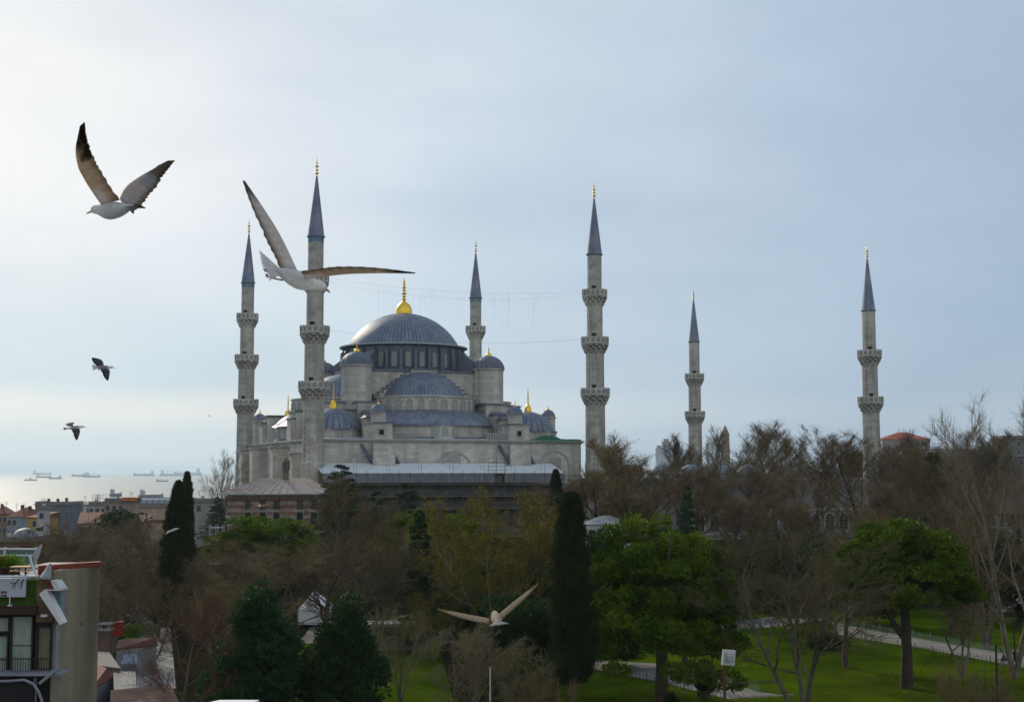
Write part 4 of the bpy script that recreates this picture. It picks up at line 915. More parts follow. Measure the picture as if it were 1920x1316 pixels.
def conifer(key, seed, H=14., Wd=7., m='cedar_leaf', gap=.55, droop=-.12, levels=20, dens=150, ln=.32, lo=.08):
    g = np.random.default_rng(seed); tmb = MB(); tmb.tube([(0, 0, 0), (0, 0, H * .5), (0, 0, H * .98)], [.28, .17, .02], 8); tb = TB()
    for k in range(levels):
        t = (k + .5) / levels; z0 = H * (lo + (1 - lo) * t); Lb = Wd / 2 * (1 - t) ** .8 * 1.02 + .25; nb = 7 if t < .8 else 5
        for b in range(nb):
            a = TAU * b / nb + g.uniform(-.4, .4) + k * .7; L_ = Lb * g.uniform(.62, 1.12); dirv = np.array([math.cos(a), math.sin(a), 0]); side = np.array([-math.sin(a), math.cos(a), 0])
            z1 = z0 + g.uniform(-.3, .3)
            tmb.tube([(0, 0, z1), tuple(dirv * L_ * .5 + np.array([0, 0, z1 + .1 + droop * L_ * .3])), tuple(dirv * L_ + np.array([0, 0, z1 + droop * L_]))], [.06, .04, .012], 3)
            n = int(dens * (.4 + L_ / (Wd / 2))); s_ = g.uniform(.12, 1, n) ** .8; wd_ = (.34 * L_ * (1 - s_ * .75)) * g.uniform(-1, 1, n)
            P = dirv[None] * (s_ * L_)[:, None] + side[None] * wd_[:, None]; P[:, 2] += z1 + .1 + droop * L_ * s_ ** 1.5 + g.normal(size=n) * .10
            D = dirv[None] * .8 + side[None] * (np.sign(wd_) * .6)[:, None] + g.normal(size=(n, 3)) * .45 + np.array([0, 0, .15]); tb.leaves(P, D, g.uniform(.7, 1.3, n) * ln, g.uniform(.06, .11, n), g)
    PROTO[key] = (tmb.mesh('trunk', M['bark_brown']), tb.mesh('crown', M[m]))
conifer('cedar', 41, H=15, Wd=8, droop=-.05, levels=17, dens=170); conifer('fir', 43, H=16, Wd=4.6, droop=-.15, levels=26, dens=110)
def broad(key, seed, H=8., Wd=7., m='dark_leaf', ncl=130, base=.12, tp=0, rs=1):
    g = np.random.default_rng(seed); tmb = MB(); tmb.tube([(0, 0, 0), (.1, 0, H * .3), (0, .1, H * .8)], [.22, .17, .05], 8); C = []; RR = []
    for k in range(9): a = k * 2.4; tmb.tube([(0, 0, H * (.15 + .05 * k)), (Wd * .33 * math.cos(a), Wd * .33 * math.sin(a), H * (.35 + .05 * k))], [.08, .03], 4)
    for i in range(ncl):
        d = unit(g.normal(size=3)); q = g.uniform(.45, 1.0); k_ = 1 - tp * (d[2] * q * .5 + .5); C.append((d[0] * Wd / 2 * q * k_, d[1] * Wd / 2 * q * k_, H * (base + (1 - base) / 2 + d[2] * q * (1 - base) * .47))); RR.append(g.uniform(.45, .95) * rs)
    tb = TB(); clump_leaves(tb, np.array(C), np.array(RR), 300, .24, .15, g, under=1, upb=.2); PROTO[key] = (tmb.mesh('trunk', M['bark_brown']), tb.mesh('crown', M[m]))
broad('laurel', 51); broad('tall_yew', 53, H=10, Wd=8, m='cedar_leaf', ncl=230, base=.0, tp=.72, rs=.9); broad('black_yew', 54, H=10, Wd=8, m='dark_leaf', ncl=230, base=.0, tp=.65, rs=.9); broad('round_bush', 52, H=2.2, Wd=2.6, ncl=30, base=0)
DIM = {}
for k, v in PROTO.items():
    c = np.empty(len(v[1].vertices) * 3, np.float32); v[1].vertices.foreach_get('co', c); c = c.reshape(-1, 3)
    DIM[k] = (float(np.percentile(c[:, 2], 99.8)), float(np.percentile(c[:, 0], 98.5) - np.percentile(c[:, 0], 1.5)))
def plant(name, kind, px, ytop, Y, wpx, label, group=None, cat='tree', rot=0, sink=0):
    p = at(px, ytop, Y); zg = gz(p.x, Y) - sink; h = p.z - zg; H0, W0 = DIM[kind]
    t = thing(name, label, cat, (p.x, Y, zg), R(rot), group); s = wpx * Y / F / W0; t.scale = (s, s, h / H0)
    add_ob('trunk', PROTO[kind][0], t); add_ob('crown', PROTO[kind][1], t)
    if len(PROTO[kind]) > 2: add_ob('foliage', PROTO[kind][2], t)
    return t
CY, BT, PN, EV, BG = 'cypresses of the park', 'bare winter trees of the park', 'stone pines of the park', 'evergreens of the park', 'bare trees on the skyline'
for a in (
 ('cypress_tree', 'cypress', 351, 885, 152, 37, 'taller of the two dark cypresses beside the sea view', CY), ('cypress_tree', 'fat_cypress', 335, 902, 140, 70, 'broader cypress with needle tip in front of the taller one', CY, 'tree', 40),
 ('cypress_tree', 'column_cypress', 1071, 924, 95, 70, 'massive near black column cypress left of the big round pine', CY), ('cypress_tree', 'cypress', 1042, 880, 207, 34, 'small slender cypress in front of the scaffold end', CY, 'tree', 70),
 ('stone_pine', 'round_pine', 1236, 974, 98, 262, 'big round bright green stone pine right of the black cypress', PN), ('stone_pine', 'stone_pine', 1692, 978, 107, 226, 'umbrella shaped stone pine with forked trunk on the lawn', PN, 'tree', 0),
 ('stone_pine', 'stone_pine', 497, 970, 176, 190, 'low green pine canopy below the striped pavilion', PN, 'tree', 70), ('stone_pine', 'round_pine', 770, 962, 172, 150, 'rounded pine crown in front of the scaffold', PN, 'tree', 150),
 ('cedar_tree', 'cedar', 640, 872, 202, 150, 'layered cedar reaching over the pavilion roof end', EV), ('cedar_tree', 'cedar', 762, 908, 182, 130, 'cedar in front of the middle of the scaffold', EV, 'tree', 100),
 ('fir_tree', 'fir', 787, 958, 128, 70, 'narrow dark fir between the two pine crowns and budding tree', EV), ('yew_tree', 'tall_yew', 486, 1098, 84, 165, 'mid green conifer at the bottom left of centre', EV), ('yew_tree', 'black_yew', 646, 1116, 84, 140, 'almost black conifer at the bottom next to the green one', EV),
 ('cedar_tree', 'cedar', 1289, 912, 188, 62, 'small dark cedar tip above the big round pine', EV, 'tree', 30), ('fir_tree', 'fir', 1750, 850, 196, 78, 'dark green fir below the red roofed block', EV, 'tree', 60),
 ('laurel_tree', 'laurel', 985, 1120, 106, 150, 'dark leafy tree in the shade left of the column cypress', EV), ('laurel_tree', 'laurel', 1846, 990, 150, 110, 'olive evergreen behind the plaza railing', EV, 'tree', 80), ('laurel_tree', 'laurel', 1150, 1150, 118, 160, 'dark shrubby tree beneath the big round pine', EV, 'tree', 20),
 ('laurel_tree', 'laurel', 1640, 1080, 150, 120, 'shaded evergreen behind the forked pine trunk', EV, 'tree', 140), ('laurel_tree', 'laurel', 1370, 1040, 150, 120, 'dark evergreen behind the round pine and bare tree', EV, 'tree', 200), ('cedar_tree', 'cedar', 408, 932, 235, 60, 'small dark cedar right of the cypress pair', EV, 'tree', 10),
 ('laurel_tree', 'laurel', 1560, 1010, 172, 120, 'low evergreen mass before the arcade wall', EV, 'tree', 250), ('laurel_tree', 'laurel', 1128, 998, 150, 90, 'leafy evergreen in front of the white hipped house', EV, 'tree', 130), ('laurel_tree', 'laurel', 228, 958, 250, 90, 'dark bushy evergreen in front of the beige building', EV, 'tree', 300), ('laurel_tree', 'laurel', 440, 1210, 100, 100, 'dark leafy shrub left of the mid green conifer', EV, 'tree', 320),
 ('budding_tree', 'budding', 925, 924, 120, 250, 'large many stemmed tree with yellow green buds', 'budding trees'), ('budding_tree', 'budding', 800, 985, 140, 130, 'smaller budding tree beside the dark fir', 'budding trees', 'tree', 70), ('budding_tree', 'olive_poplar', 1205, 818, 206, 190, 'tall upswept tree with faint yellow green haze of buds', 'budding trees'),
 ('cedar_tree', 'cedar', 706, 922, 188, 100, 'cedar between the layered one and the middle of the scaffold', EV, 'tree', 200), ('budding_tree', 'budding', 872, 936, 165, 120, 'budding tree behind the large yellow green one', 'budding trees', 'tree', 250), ('bare_tree', 'broom', 715, 985, 158, 130, 'bare tree in front of the middle cedar', BT, 'tree', 85), ('stone_pine', 'round_pine', 840, 968, 160, 120, 'half hidden round pine behind the large budding tree', PN, 'tree', 210), ('fir_tree', 'fir', 1905, 985, 150, 50, 'small dark fir at the right edge by the terrace wall', EV, 'tree', 5),
 ('budding_tree', 'budding', 815, 1110, 122, 110, 'low budding tree by the pale kiosk', 'budding trees', 'tree', 160), ('budding_tree', 'olive_poplar', 1000, 912, 200, 110, 'budding tree in front of the scaffold end', 'budding trees', 'tree', 50),
 ('bare_tree', 'broom', 652, 892, 150, 140, 'pale bare tree in front of the layered cedar', BT), ('bare_tree', 'broom', 430, 1008, 132, 150, 'brown bare tree below the low pine canopy', BT, 'tree', 50), ('bare_tree', 'broom', 520, 1022, 126, 160, 'brown bare tree left of the white marquee', BT, 'tree', 110),
 ('bare_tree', 'broom', 610, 1000, 134, 160, 'brown bare tree above the white marquee', BT, 'tree', 170), ('bare_tree', 'wide', 705, 1000, 126, 190, 'spreading bare tree left of the dark fir', BT, 'tree', 30), ('bare_tree', 'wide_olive', 1500, 965, 90, 350, 'big spreading bare tree with several trunks on the lawn', BT, 'tree', 15),
 ('larch_tree', 'red', 335, 1120, 78, 190, 'reddish brown feathery tree at the bottom left', BT), ('bare_tree', 'wide', 870, 1168, 84, 190, 'small grey bare tree at the bottom centre', BT, 'tree', 100), ('bare_tree', 'wide_olive', 985, 1205, 80, 150, 'low bare sapling cluster left of the cypress trunk', BT, 'tree', 10),
 ('bare_tree', 'wide_olive', 752, 1130, 100, 130, 'added olive bare tree darkening the lawn gap in front of the pale kiosk', BT, 'tree', 140), ('bare_tree', 'open_plane', 415, 842, 285, 95, 'bare plane tree left of the farthest left minaret', BT), ('bare_tree', 'open_plane', 1885, 728, 112, 250, 'tall open plane tree reaching into the sky at the right edge', BT, 'tree', 200), ('bare_tree', 'wide', 1840, 880, 130, 230, 'brown spreading bare tree before the terrace wall', BT, 'tree', 240),  # olive tree by the kiosk is added to cover the bright lawn gap
 ('bare_tree', 'broom', 1780, 960, 140, 180, 'brown bare tree right of the umbrella pine', BT, 'tree', 60), ('bare_tree', 'wide', 1800, 1050, 112, 170, 'low twiggy tree overhanging the lawn beside the umbrella pine', BT, 'tree', 320), ('bare_tree', 'broom', 1580, 1005, 118, 150, 'bare tree left of the umbrella pine', BT, 'tree', 20),
): plant(*a)
lab = ['bare tree with dense crown among the greyish mass below the town', 'slim bare tree near the metal dome', 'bare tree just left of the cypress pair', 'bare tree behind the beige wall top', 'bare tree in the middle of the greyish mass', 'tall thin bare tree of the greyish mass', 'bare tree next to the road', 'bare tree in front of the pale house fronts', 'bare tree under the low grey house', 'bare tree above the red lightbox', 'bare tree left end of the greyish mass', 'bare tree between the road and cypress foot']
g_ = random.Random(5)
for i, (px, yt, Y, w) in enumerate(((150, 985, 190, 110), (88, 1000, 215, 90), (285, 978, 185, 110), (170, 1030, 140, 110), (215, 990, 172, 120), (238, 968, 205, 90), (265, 1030, 150, 120), (180, 972, 225, 100), (130, 980, 240, 90), (220, 1050, 128, 110), (105, 1012, 170, 90), (300, 1048, 140, 100))):
    plant('bare_tree', ('broom', 'plane_a', 'broom', 'plane_b')[i % 4], px, yt, Y, w, lab[i], 'greyish bare trees below the town', 'tree', g_.uniform(0, 360))
lab = ['bare skyline tree behind the budding poplar', 'bare tree on the left of the small minaret', 'bare tree between small minaret and obelisk', 'bare tree right of the obelisk', 'tallest round bare tree on the skyline', 'broad bare tree left of the courtyard domes', 'bare tree above the courtyard domes', 'bare tree beside the courtyard dome finial', 'bare tree in front of the right minaret foot', 'upswept bare tree before the right minaret', 'bare tree right of the right minaret', 'bare tree in front of the apartment block', 'bare tree under the long brick building', 'bare tree right of the apartment block', 'bare tree before the pale hall', 'bare tree in front of the precinct arcade', 'bare tree at the arcade centre', 'bare tree left of the dark fir', 'bare tree right of the dark fir', 'bare tree before the white house', 'dense bare tree beneath the budding poplar', 'bare tree near the dark block']
for i, (kd, px, yt, Y, w) in enumerate((('poplar', 1165, 818, 240, 90), ('plane_a', 1290, 812, 280, 90), ('plane_a', 1335, 800, 270, 80), ('plane_b', 1395, 806, 300, 90), ('plane_a', 1450, 788, 275, 150), ('plane_b', 1500, 796, 262, 130), ('poplar', 1545, 812, 310, 80), ('poplar', 1590, 838, 300, 70), ('poplar', 1622, 812, 222, 110), ('poplar', 1655, 822, 206, 120), ('poplar', 1700, 820, 250, 90),
        ('plane_a', 1725, 806, 330, 80), ('plane_b', 1690, 870, 210, 130), ('poplar', 1775, 798, 320, 70), ('poplar', 1815, 808, 300, 90), ('plane_a', 1400, 868, 206, 180), ('plane_b', 1480, 876, 200, 170), ('plane_a', 1700, 905, 178, 130), ('plane_b', 1805, 862, 185, 170), ('poplar', 1130, 868, 215, 110), ('poplar', 1250, 858, 196, 110), ('plane_a', 1865, 830, 260, 110))):
    plant('bare_tree', kd, px, yt, Y, w, lab[i], BG, 'tree', g_.uniform(0, 360))
for i, (px, yt, Y, w, l) in enumerate(((1830, 1232, 76, 120, 'brown twiggy thicket in the bottom right corner'), (1880, 1248, 72, 120, 'taller reed-like thicket beside the hanging lantern'), (1745, 1292, 74, 80, 'low brown thicket left end at the bottom right'), (1010, 1262, 78, 110, 'pale bare stems beside the cypress trunk'))):
    plant('thicket_shrub', 'thicket', px, yt, Y, w, l, 'twiggy thickets', 'shrub', i * 80)
for i, (px, yt, Y, w, l) in enumerate(((1258, 1297, 92, 34, 'small yellowish bush at the foot of the round pine'), (1320, 1236, 102, 36, 'young conifer bush behind the brown pole'), (925, 1265, 96, 60, 'green undergrowth bush left of the cypress trunk'), (1545, 1185, 130, 70, 'dark bush behind the multi trunk bare tree'), (430, 1290, 76, 90, 'leafy bush at the bottom edge below the mid green conifer'), (1012, 1225, 112, 70, 'bright bush in the gap left of the cypress'))):
    plant('round_bush', 'round_bush', px, yt, Y, w, l, 'small park bushes', 'bush', i * 50)

MASS = ((( 'broom', 'wide_olive', 'plane_a', 'olive_poplar'), 'bare brown tree in the thick mass of bare crowns left of the column cypress', 'thick mass of bare trees in the park middle',
   ((450, 1042, 150, 150), (560, 1000, 160, 150), (400, 1050, 120, 130), (470, 1075, 108, 140), (660, 1075, 140, 150), (380, 1015, 150, 110))),
 (('plane_a', 'broom', 'plane_b', 'broom'), 'bare tree in the grey thicket between the beige wall and the cypress pair', 'greyish bare trees below the town',
   ((150, 1008, 150, 120), (200, 1000, 200, 110), (240, 1010, 160, 110), (120, 1040, 128, 100), (190, 1062, 118, 110), (270, 1000, 170, 110), (290, 1075, 120, 100), (235, 1075, 150, 110), (160, 985, 260, 110), (60, 990, 200, 90), (30, 1008, 190, 90))),
 (('poplar', 'plane_a', 'plane_b', 'poplar'), 'bare tree in the grey brown skyline thicket before the courtyard wall', 'bare trees on the skyline',
   ((1190, 868, 225, 110), (1310, 868, 250, 120), (1640, 880, 240, 100), (1350, 923, 190, 120), (1540, 930, 185, 130), (1610, 923, 180, 130), (1660, 948, 165, 120), (1760, 933, 165, 120), (1900, 948, 150, 130), (1270, 832, 330, 90), (1480, 818, 340, 100), (1560, 832, 340, 90), (1100, 898, 235, 90))),
 (('broom', 'wide_olive', 'wide', 'olive_poplar'), 'brown bare tree in the thicket around the umbrella pine', 'brown bare trees on the right of the park',
   ((1540, 1060, 135, 130), (1590, 1010, 150, 120), (1380, 1060, 135, 110))))
for kinds, l, gname, L_ in MASS:
    for i, (px, yt, Y, w) in enumerate(L_): plant('bare_tree', kinds[i % 4], px, yt, Y, w, l, gname, 'tree', g_.uniform(0, 360))
for i, (px, yt, Y, w) in enumerate(((700, 1120, 150, 100), (850, 1120, 140, 110), (930, 1110, 135, 110), (420, 1110, 150, 110), (310, 1090, 165, 90), (500, 1090, 170, 110), (760, 1050, 190, 120), (900, 1050, 185, 120), (1000, 1060, 175, 100), (1440, 1090, 165, 110), (1500, 1095, 170, 110), (200, 1110, 170, 110), (250, 1095, 185, 110), (150, 1080, 200, 110), (1330, 1080, 160, 110), (1580, 1080, 175, 110))):
    plant('undergrowth_shrub', 'laurel', px, yt, Y, w, 'dark shrub in the shaded undergrowth beneath the bare trees', 'dark undergrowth shrubs', 'shrub', i * 77)

g = np.random.default_rng(77); tb = TB()
for c, r, n in ((on_ground(1692, 1282), 7, 1500), (on_ground(1490, 1330), 8, 1600), (on_ground(1253, 1300), 7, 1200), (on_ground(1600, 1240), 14, 1300), (on_ground(1800, 1260), 14, 1300), (on_ground(750, 1250), 9, 900)):
    P = np.stack([c.x + g.normal(size=n) * r * .6, c.y + g.normal(size=n) * r * .6, g.uniform(.012, .03, n)], 1); D = g.normal(size=(n, 3)) * np.array([1, 1, .12]); tb.leaves(P, D, g.uniform(.08, .2, n), g.uniform(.06, .12, n), g)
fl = add_ob('fallen_leaves', tb.mesh('fallen_leaves', M['dry_leaf'])); fl['kind'] = 'stuff'; fl['label'] = 'dry brown leaves scattered on the lawn'
# ---------------------------------------------------------------- gulls
def plumage_mat():
    m = bpy.data.materials.new('gull_plumage'); m.use_nodes = True; nt = m.node_tree; b = nt.nodes['Principled BSDF']; o = nt.nodes['Material Output']
    a = nt.nodes.new('ShaderNodeAttribute'); a.attribute_name = 'plumage'; tc = nt.nodes.new('ShaderNodeTexCoord'); no = nt.nodes.new('ShaderNodeTexNoise'); no.inputs['Scale'].default_value = 38; nt.links.new(tc.outputs['Object'], no.inputs[0])
    mr = nt.nodes.new('ShaderNodeMapRange'); nt.links.new(no.outputs[0], mr.inputs[0]); mr.inputs[3].default_value = .72; mr.inputs[4].default_value = 1.2
    q = nt.nodes.new('ShaderNodeVectorMath'); q.operation = 'SCALE'; nt.links.new(a.outputs['Color'], q.inputs[0]); nt.links.new(mr.outputs[0], q.inputs['Scale'])
    nt.links.new(q.outputs[0], b.inputs['Base Color']); b.inputs['Roughness'].default_value = .75; b.inputs['Specular IOR Level'].default_value = .15
    tr = nt.nodes.new('ShaderNodeBsdfTranslucent'); nt.links.new(q.outputs[0], tr.inputs[0]); ms = nt.nodes.new('ShaderNodeMixShader'); ms.inputs[0].default_value = .55
    nt.links.new(b.outputs[0], ms.inputs[1]); nt.links.new(tr.outputs[0], ms.inputs[2]); nt.links.new(ms.outputs[0], o.inputs[0]); return m
M['plume'] = plumage_mat(); M['bill'] = mat('gull_bill', (.45, .26, .05), .5, var=.1, scale=30); M['foot'] = mat('gull_foot', (.50, .20, .03), .5); M['eye'] = mat('gull_eye', (.015, .012, .01), .2)
WHITE, GREY, DARK, BROWN, BUFF = (.86, .85, .84), (.36, .38, .42), (.045, .036, .03), (.235, .155, .09), (.55, .40, .25)
def lerp3(a, b, t): return tuple(x + (y - x) * t for x, y in zip(a, b))
def gull(label, c, f, lw, rw, upv=(0, 0, 1), sc_=1.0, under=BROWN, upper=GREY, body=WHITE, tip=DARK, chord=1.0, feather=True, tailw=.085, feet=False, tailband=True, cd_=(None, None), name='seagull', hand=.62, back=False):
    C = Vector(c); f = Vector(f).normalized(); up = Vector(upv); up = (up - f * up.dot(f)).normalized(); lf = up.cross(f)   # lf: the bird's left
    mb = MB()
    def W(x, y, z): return (f * x + lf * y + up * z) * sc_
    st = [(-.215, .010, .010, .000), (-.17, .026, .022, -.002), (-.11, .046, .042, -.004), (-.04, .060, .058, -.006), (.03, .066, .066, -.006), (.09, .060, .062, -.002), (.14, .047, .050, .006), (.18, .037, .039, .014), (.215, .036, .036, .020), (.245, .030, .030, .021), (.268, .016, .017, .015), (.276, .008, .009, .011)]
    rings = []; cols = []
    for x, w_, h_, dz in st:
        rings.append([W(x, w_ * math.cos(TAU * k / 14), dz + h_ * math.sin(TAU * k / 14)) for k in range(14)])
        cols += [lerp3(body, upper, .75) if (math.sin(TAU * k / 14) > (-.3 if back else .55) and -.12 < x < (.3 if back else .13)) else body for k in range(14)]
    mb.loft(rings, 0, True, cols)
    # tail fan
    n = 12
    for k in range(n):
        a0 = -1 + 2 * k / n; a1 = -1 + 2 * (k + 1) / n; am = (a0 + a1) / 2; tw = tailw
        ln = -.325 + .025 * abs(am); p = [W(-.15, .028 * a0, .004), W(-.15, .028 * a1, .004), W(-.27, tw * .8 * a1, .002), W(ln, tw * am * 1.05 + .3 * tw / n, .0), W(ln, tw * am * 1.05 - .3 * tw / n, .0), W(-.27, tw * .8 * a0, .002)]
        q = [tuple(Vector(x) - up * .006 * sc_) for x in p]; bc = tip if tailband else body
        mb.add([tuple(x) for x in p] + q, [(0, 1, 2, 3, 4, 5), (11, 10, 9, 8, 7, 6), (0, 5, 11, 6), (2, 1, 7, 8), (3, 2, 8, 9), (4, 3, 9, 10), (5, 4, 10, 11)], 0, [body, body, body if k % 3 else lerp3(body, bc, .5), bc, bc, body] * 2)
    def wing(side, pts, cdir):
        P = [Vector(p) - C for p in pts]                        # shoulder, wrist, tip of the leading edge
        Nn = 22; S = []
        for i in range(Nn + 1):
            t = i / Nn; a, b, d = P; tm = .46
            # quadratic through the wrist
            L0 = (t - tm) * (t - 1) / ((0 - tm) * (0 - 1)); L1 = t * (t - 1) / (tm * (tm - 1)); L2 = t * (t - tm) / (1 - tm)
            q1 = a * L0 + b * L1 + d * L2; q2 = a.lerp(b, t / tm) if t < tm else b.lerp(d, (t - tm) / (1 - tm)); S.append(q1.lerp(q2, .35))
        back = Vector(cdir) if cdir else -f; prev = None; rows = []
        for i, p in enumerate(S):
            t = i / Nn; ax = (S[min(i + 1, Nn)] - S[max(i - 1, 0)]).normalized(); cv = back - ax * back.dot(ax) * smooth(0, .4, t); cv = cv.normalized() if cv.length > .05 else prev; prev = cv
            if t > hand: cv = (cv + ax * .55 * (t - hand) / (1 - hand)).normalized()
            nn = ax.cross(cv).normalized()
            if nn.dot(up) < 0: nn = -nn
            ch = (.150 + .012 * math.sin(t * 5)) if t < hand else .150 * (1 - ((t - hand) / (1 - hand)) ** 1.6 * .85)
            if t < .12: ch *= 1.12 - t
            ch *= chord * sc_ * (1 + (.045 if i % 2 else -.02)); th = (.016 * (1 - t) + .004) * sc_
            lead = p - cv * ch * .06
            row = [(0, 0), (.12, .8), (.35, 1.0), (.65, .55), (1, .05), (.65, -.10), (.35, -.15), (.12, -.45)]
            rows.append(([lead + cv * ch * u + nn * th * w_ for u, w_ in row], t, ch, cv, nn, ax))
        cols = []
        for r, t, *_ in rows:
            k = smooth(.72, .92, t)
            for j in range(8):
                base = upper if j in (1, 2, 3) else under
                cc = lerp3(base, tip, k if j in (0, 1, 7, 2, 6) else k * .8)
                if j == 4: cc = lerp3(lerp3(base, tip, .35), tip, k)
                st_ = .84 if int(t * 22.5) % 2 else 1.08
                if j in (3, 4, 5): cc = tuple(q_ * st_ for q_ in cc)
                if j in (6, 7) and t < .2: cc = lerp3(body, under, t / .2 * .7)
                cols.append(cc)
        mb.loft([r[0] for r in rows], 0, True, cols)
        if feather:                                              # separate primaries at the hand
            for k in range(10):
                t = hand - .04 + (1 - hand) * (k / 9) * .98; i = min(Nn, int(round(t * Nn))); r, tt, ch, cv, nn, ax = rows[i]; kk = k / 9
                d = (cv * (1 - .80 * kk) + ax * (.60 + .9 * kk)).normalized(); Ln = (.115 + .055 * kk) * sc_ * chord; b0 = r[0] + cv * ch * .25; s_ = d.cross(nn).normalized(); w_ = .023 * sc_
                v = [b0 - s_ * w_ * .6, b0 + s_ * w_ * .6, b0 + d * Ln * .7 + s_ * w_, b0 + d * Ln, b0 + d * Ln * .7 - s_ * w_]
                v2 = [x - nn * .003 * sc_ for x in v]; cA = lerp3(under, tip, .25 + .5 * kk)
                mb.add([tuple(x + nn * .001 * k * sc_) for x in v] + [tuple(x + nn * .001 * k * sc_) for x in v2], [(0, 1, 2, 3, 4), (9, 8, 7, 6, 5)] + [(a_, (a_ + 1) % 5, 5 + (a_ + 1) % 5, 5 + a_) for a_ in range(5)], 0, [cA, cA, tip, tip, tip] * 2)
    wing(1, lw, cd_[0]); wing(-1, rw, cd_[1])
    # bill, eyes, feet
    nb = len(mb.c)
    bl = [(.262, .010, .012, .014), (.29, .007, .009, .009), (.315, .006, .008, .004), (.335, .002, .003, -.004)]
    mb.loft([[W(x, w_ * math.cos(TAU * k / 8), dz + h_ * math.sin(TAU * k / 8)) for k in range(8)] for x, w_, h_, dz in bl], 1, True, [(.5, .3, .05)] * 32)
    for s_ in (-1, 1):
        e = Vector(W(.232, s_ * .029, .030)); r = .0065 * sc_
        mb.loft([[e + (f * math.cos(TAU * k / 8) * r * math.sin(q) + up * math.sin(TAU * k / 8) * r * math.sin(q) + lf * s_ * r * math.cos(q)) for k in range(8)] for q in (.05, .8, 1.6)], 2, True, [DARK] * 24)
        if feet:
            a = Vector(W(-.10, s_ * .022, -.045)); b = Vector(W(-.19, s_ * .026, -.060)); v0 = len(mb.v); mb.tube([a, b, W(-.235, s_ * .030, -.055)], [.006 * sc_, .006 * sc_, .004 * sc_], 6, 3); mb.c += [(.5, .2, .03)] * (len(mb.v) - v0)
            mb.add([tuple(b), W(-.25, s_ * .05, -.058), W(-.255, s_ * .03, -.06), W(-.25, s_ * .01, -.058)], [(0, 1, 2, 3)], 3, [(.5, .2, .03)] * 4)
    me = mb.mesh(name, [M['plume'], M['bill'], M['eye'], M['foot']], True)
    o = add_ob(name, me, None, C); return tag(o, label, 'seagull', 'seagulls in flight')
Y = 8.5
gull('brown-winged gull at upper left flying left with both wings raised', at(214, 393, Y), (-.80, .60, .03),
     (at(192, 384, Y - .05), at(150, 318, Y - .12), at(145, 262, Y - .24)), (at(226, 374, Y + .05), at(243, 347, Y + .22), at(298, 312, Y + .44)), upv=(.1, .1, 1), under=(.70, .52, .34), upper=(.46, .45, .48), chord=1.05, sc_=.88, tip=(.10, .07, .05), cd_=((.75, -.35, .1), (.55, -.2, -.62)), tailw=.05)
Y = 7.2
gull('white gull in front of the tallest minaret with one wing up and one level', at(556, 522, Y), (.62, .75, -.20),
     (at(556, 508, Y + .03), at(519, 432, Y + .08), at(459, 340, Y + .20)), (at(573, 523, Y - .02), at(655, 513, Y - .06), at(778, 513, Y - .14)), upv=(.70, -.43, .57), under=(.62, .48, .31), upper=(.64, .65, .70), sc_=.76, tailband=False, cd_=((-.75, -.65, .05), (-.1, -.95, .24)), hand=.45, chord=.90, body=(.86, .86, .86), feet=True, tailw=.15, feather=False)
Y = 16
gull('buff gull skimming the dark trees at bottom centre', at(931, 1160, Y), (-.10, .96, .10),
     (at(917, 1160, Y), at(872, 1151, Y), at(822, 1141, Y + .1)), (at(938, 1150, Y), at(966, 1126, Y), at(1009, 1093, Y + .12)), upv=(-.1, -.25, 1), under=BUFF, upper=(.62, .49, .35), tip=(.36, .24, .15), body=(.66, .64, .62), tailband=False, cd_=((.05, -.8, -.6), (.25, -.8, -.6)), hand=.3, back=True, chord=.66, tailw=.12, feather=False)
Y = 38
gull('dark banking gull left of the far minaret, upper of the two', at(194, 689, Y), (.80, .45, .02),
     (at(194, 685, Y), at(190, 675.5, Y + .1), at(173, 670.5, Y + .2)), (at(199, 691, Y), at(205, 695, Y - .1), at(203, 713, Y - .2)), upv=(.1, -.9, .35), under=(.12, .11, .12), upper=(.15, .155, .18), cd_=((-.6, -.1, -.7), (-.95, 0, 0)), feather=False, chord=1.3, tailband=False, tailw=.11)
Y = 40
gull('gull with one wing pointing down, lower of the two at left', at(140, 802, Y), (.85, .40, .08),
     (at(138, 800, Y + .05), at(136, 796, Y + .2), at(140, 792.5, Y + .4)), (at(144, 803, Y - .05), at(149.5, 807, Y - .1), at(144.8, 825, Y - .2)), upv=(0, -.5, .8), under=(.20, .17, .15), upper=(.17, .16, .17), cd_=((-.8, 0, .1), (-.95, 0, -.1)), feather=False, chord=1.25)
Y = 62
gull('gull with arched wings crossing the striped pavilion', at(487, 947.5, Y), (.2, -.95, .05), (at(491, 947, Y), at(501, 945, Y), at(512, 949, Y + .1)), (at(484, 947, Y), at(475, 949, Y), at(465, 954.5, Y + .1)), under=BUFF, upper=(.6, .48, .34), cd_=((0, .8, -.4), (0, .8, -.4)), feather=False, tip=BUFF)
Y = 100
gull('small pale gull gliding beside the metal dome', at(74, 986.5, Y), (.6, .7, .1), (at(74, 986, Y), at(78, 983, Y), at(86, 981.5, Y + .2)), (at(72, 987, Y), at(65, 988.5, Y), at(58.5, 996, Y - .2)), under=(.6, .45, .3), upper=(.6, .5, .38), cd_=((-.4, -.6, -.5), (.3, -.6, -.5)), feather=False, tip=BUFF)
gull('small white gull against the dark cypress pair', at(321, 994.5, Y), (.9, .3, .05), (at(321, 994, Y), at(326, 990.5, Y), at(336, 990, Y + .2)), (at(319, 995, Y), at(314, 996, Y), at(310.5, 1001, Y - .2)), under=(.75, .74, .73), upper=(.75, .74, .73), cd_=((.2, -.5, -.7), (.3, -.5, -.7)), feather=False, tip=(.6, .6, .6))
Y = 190
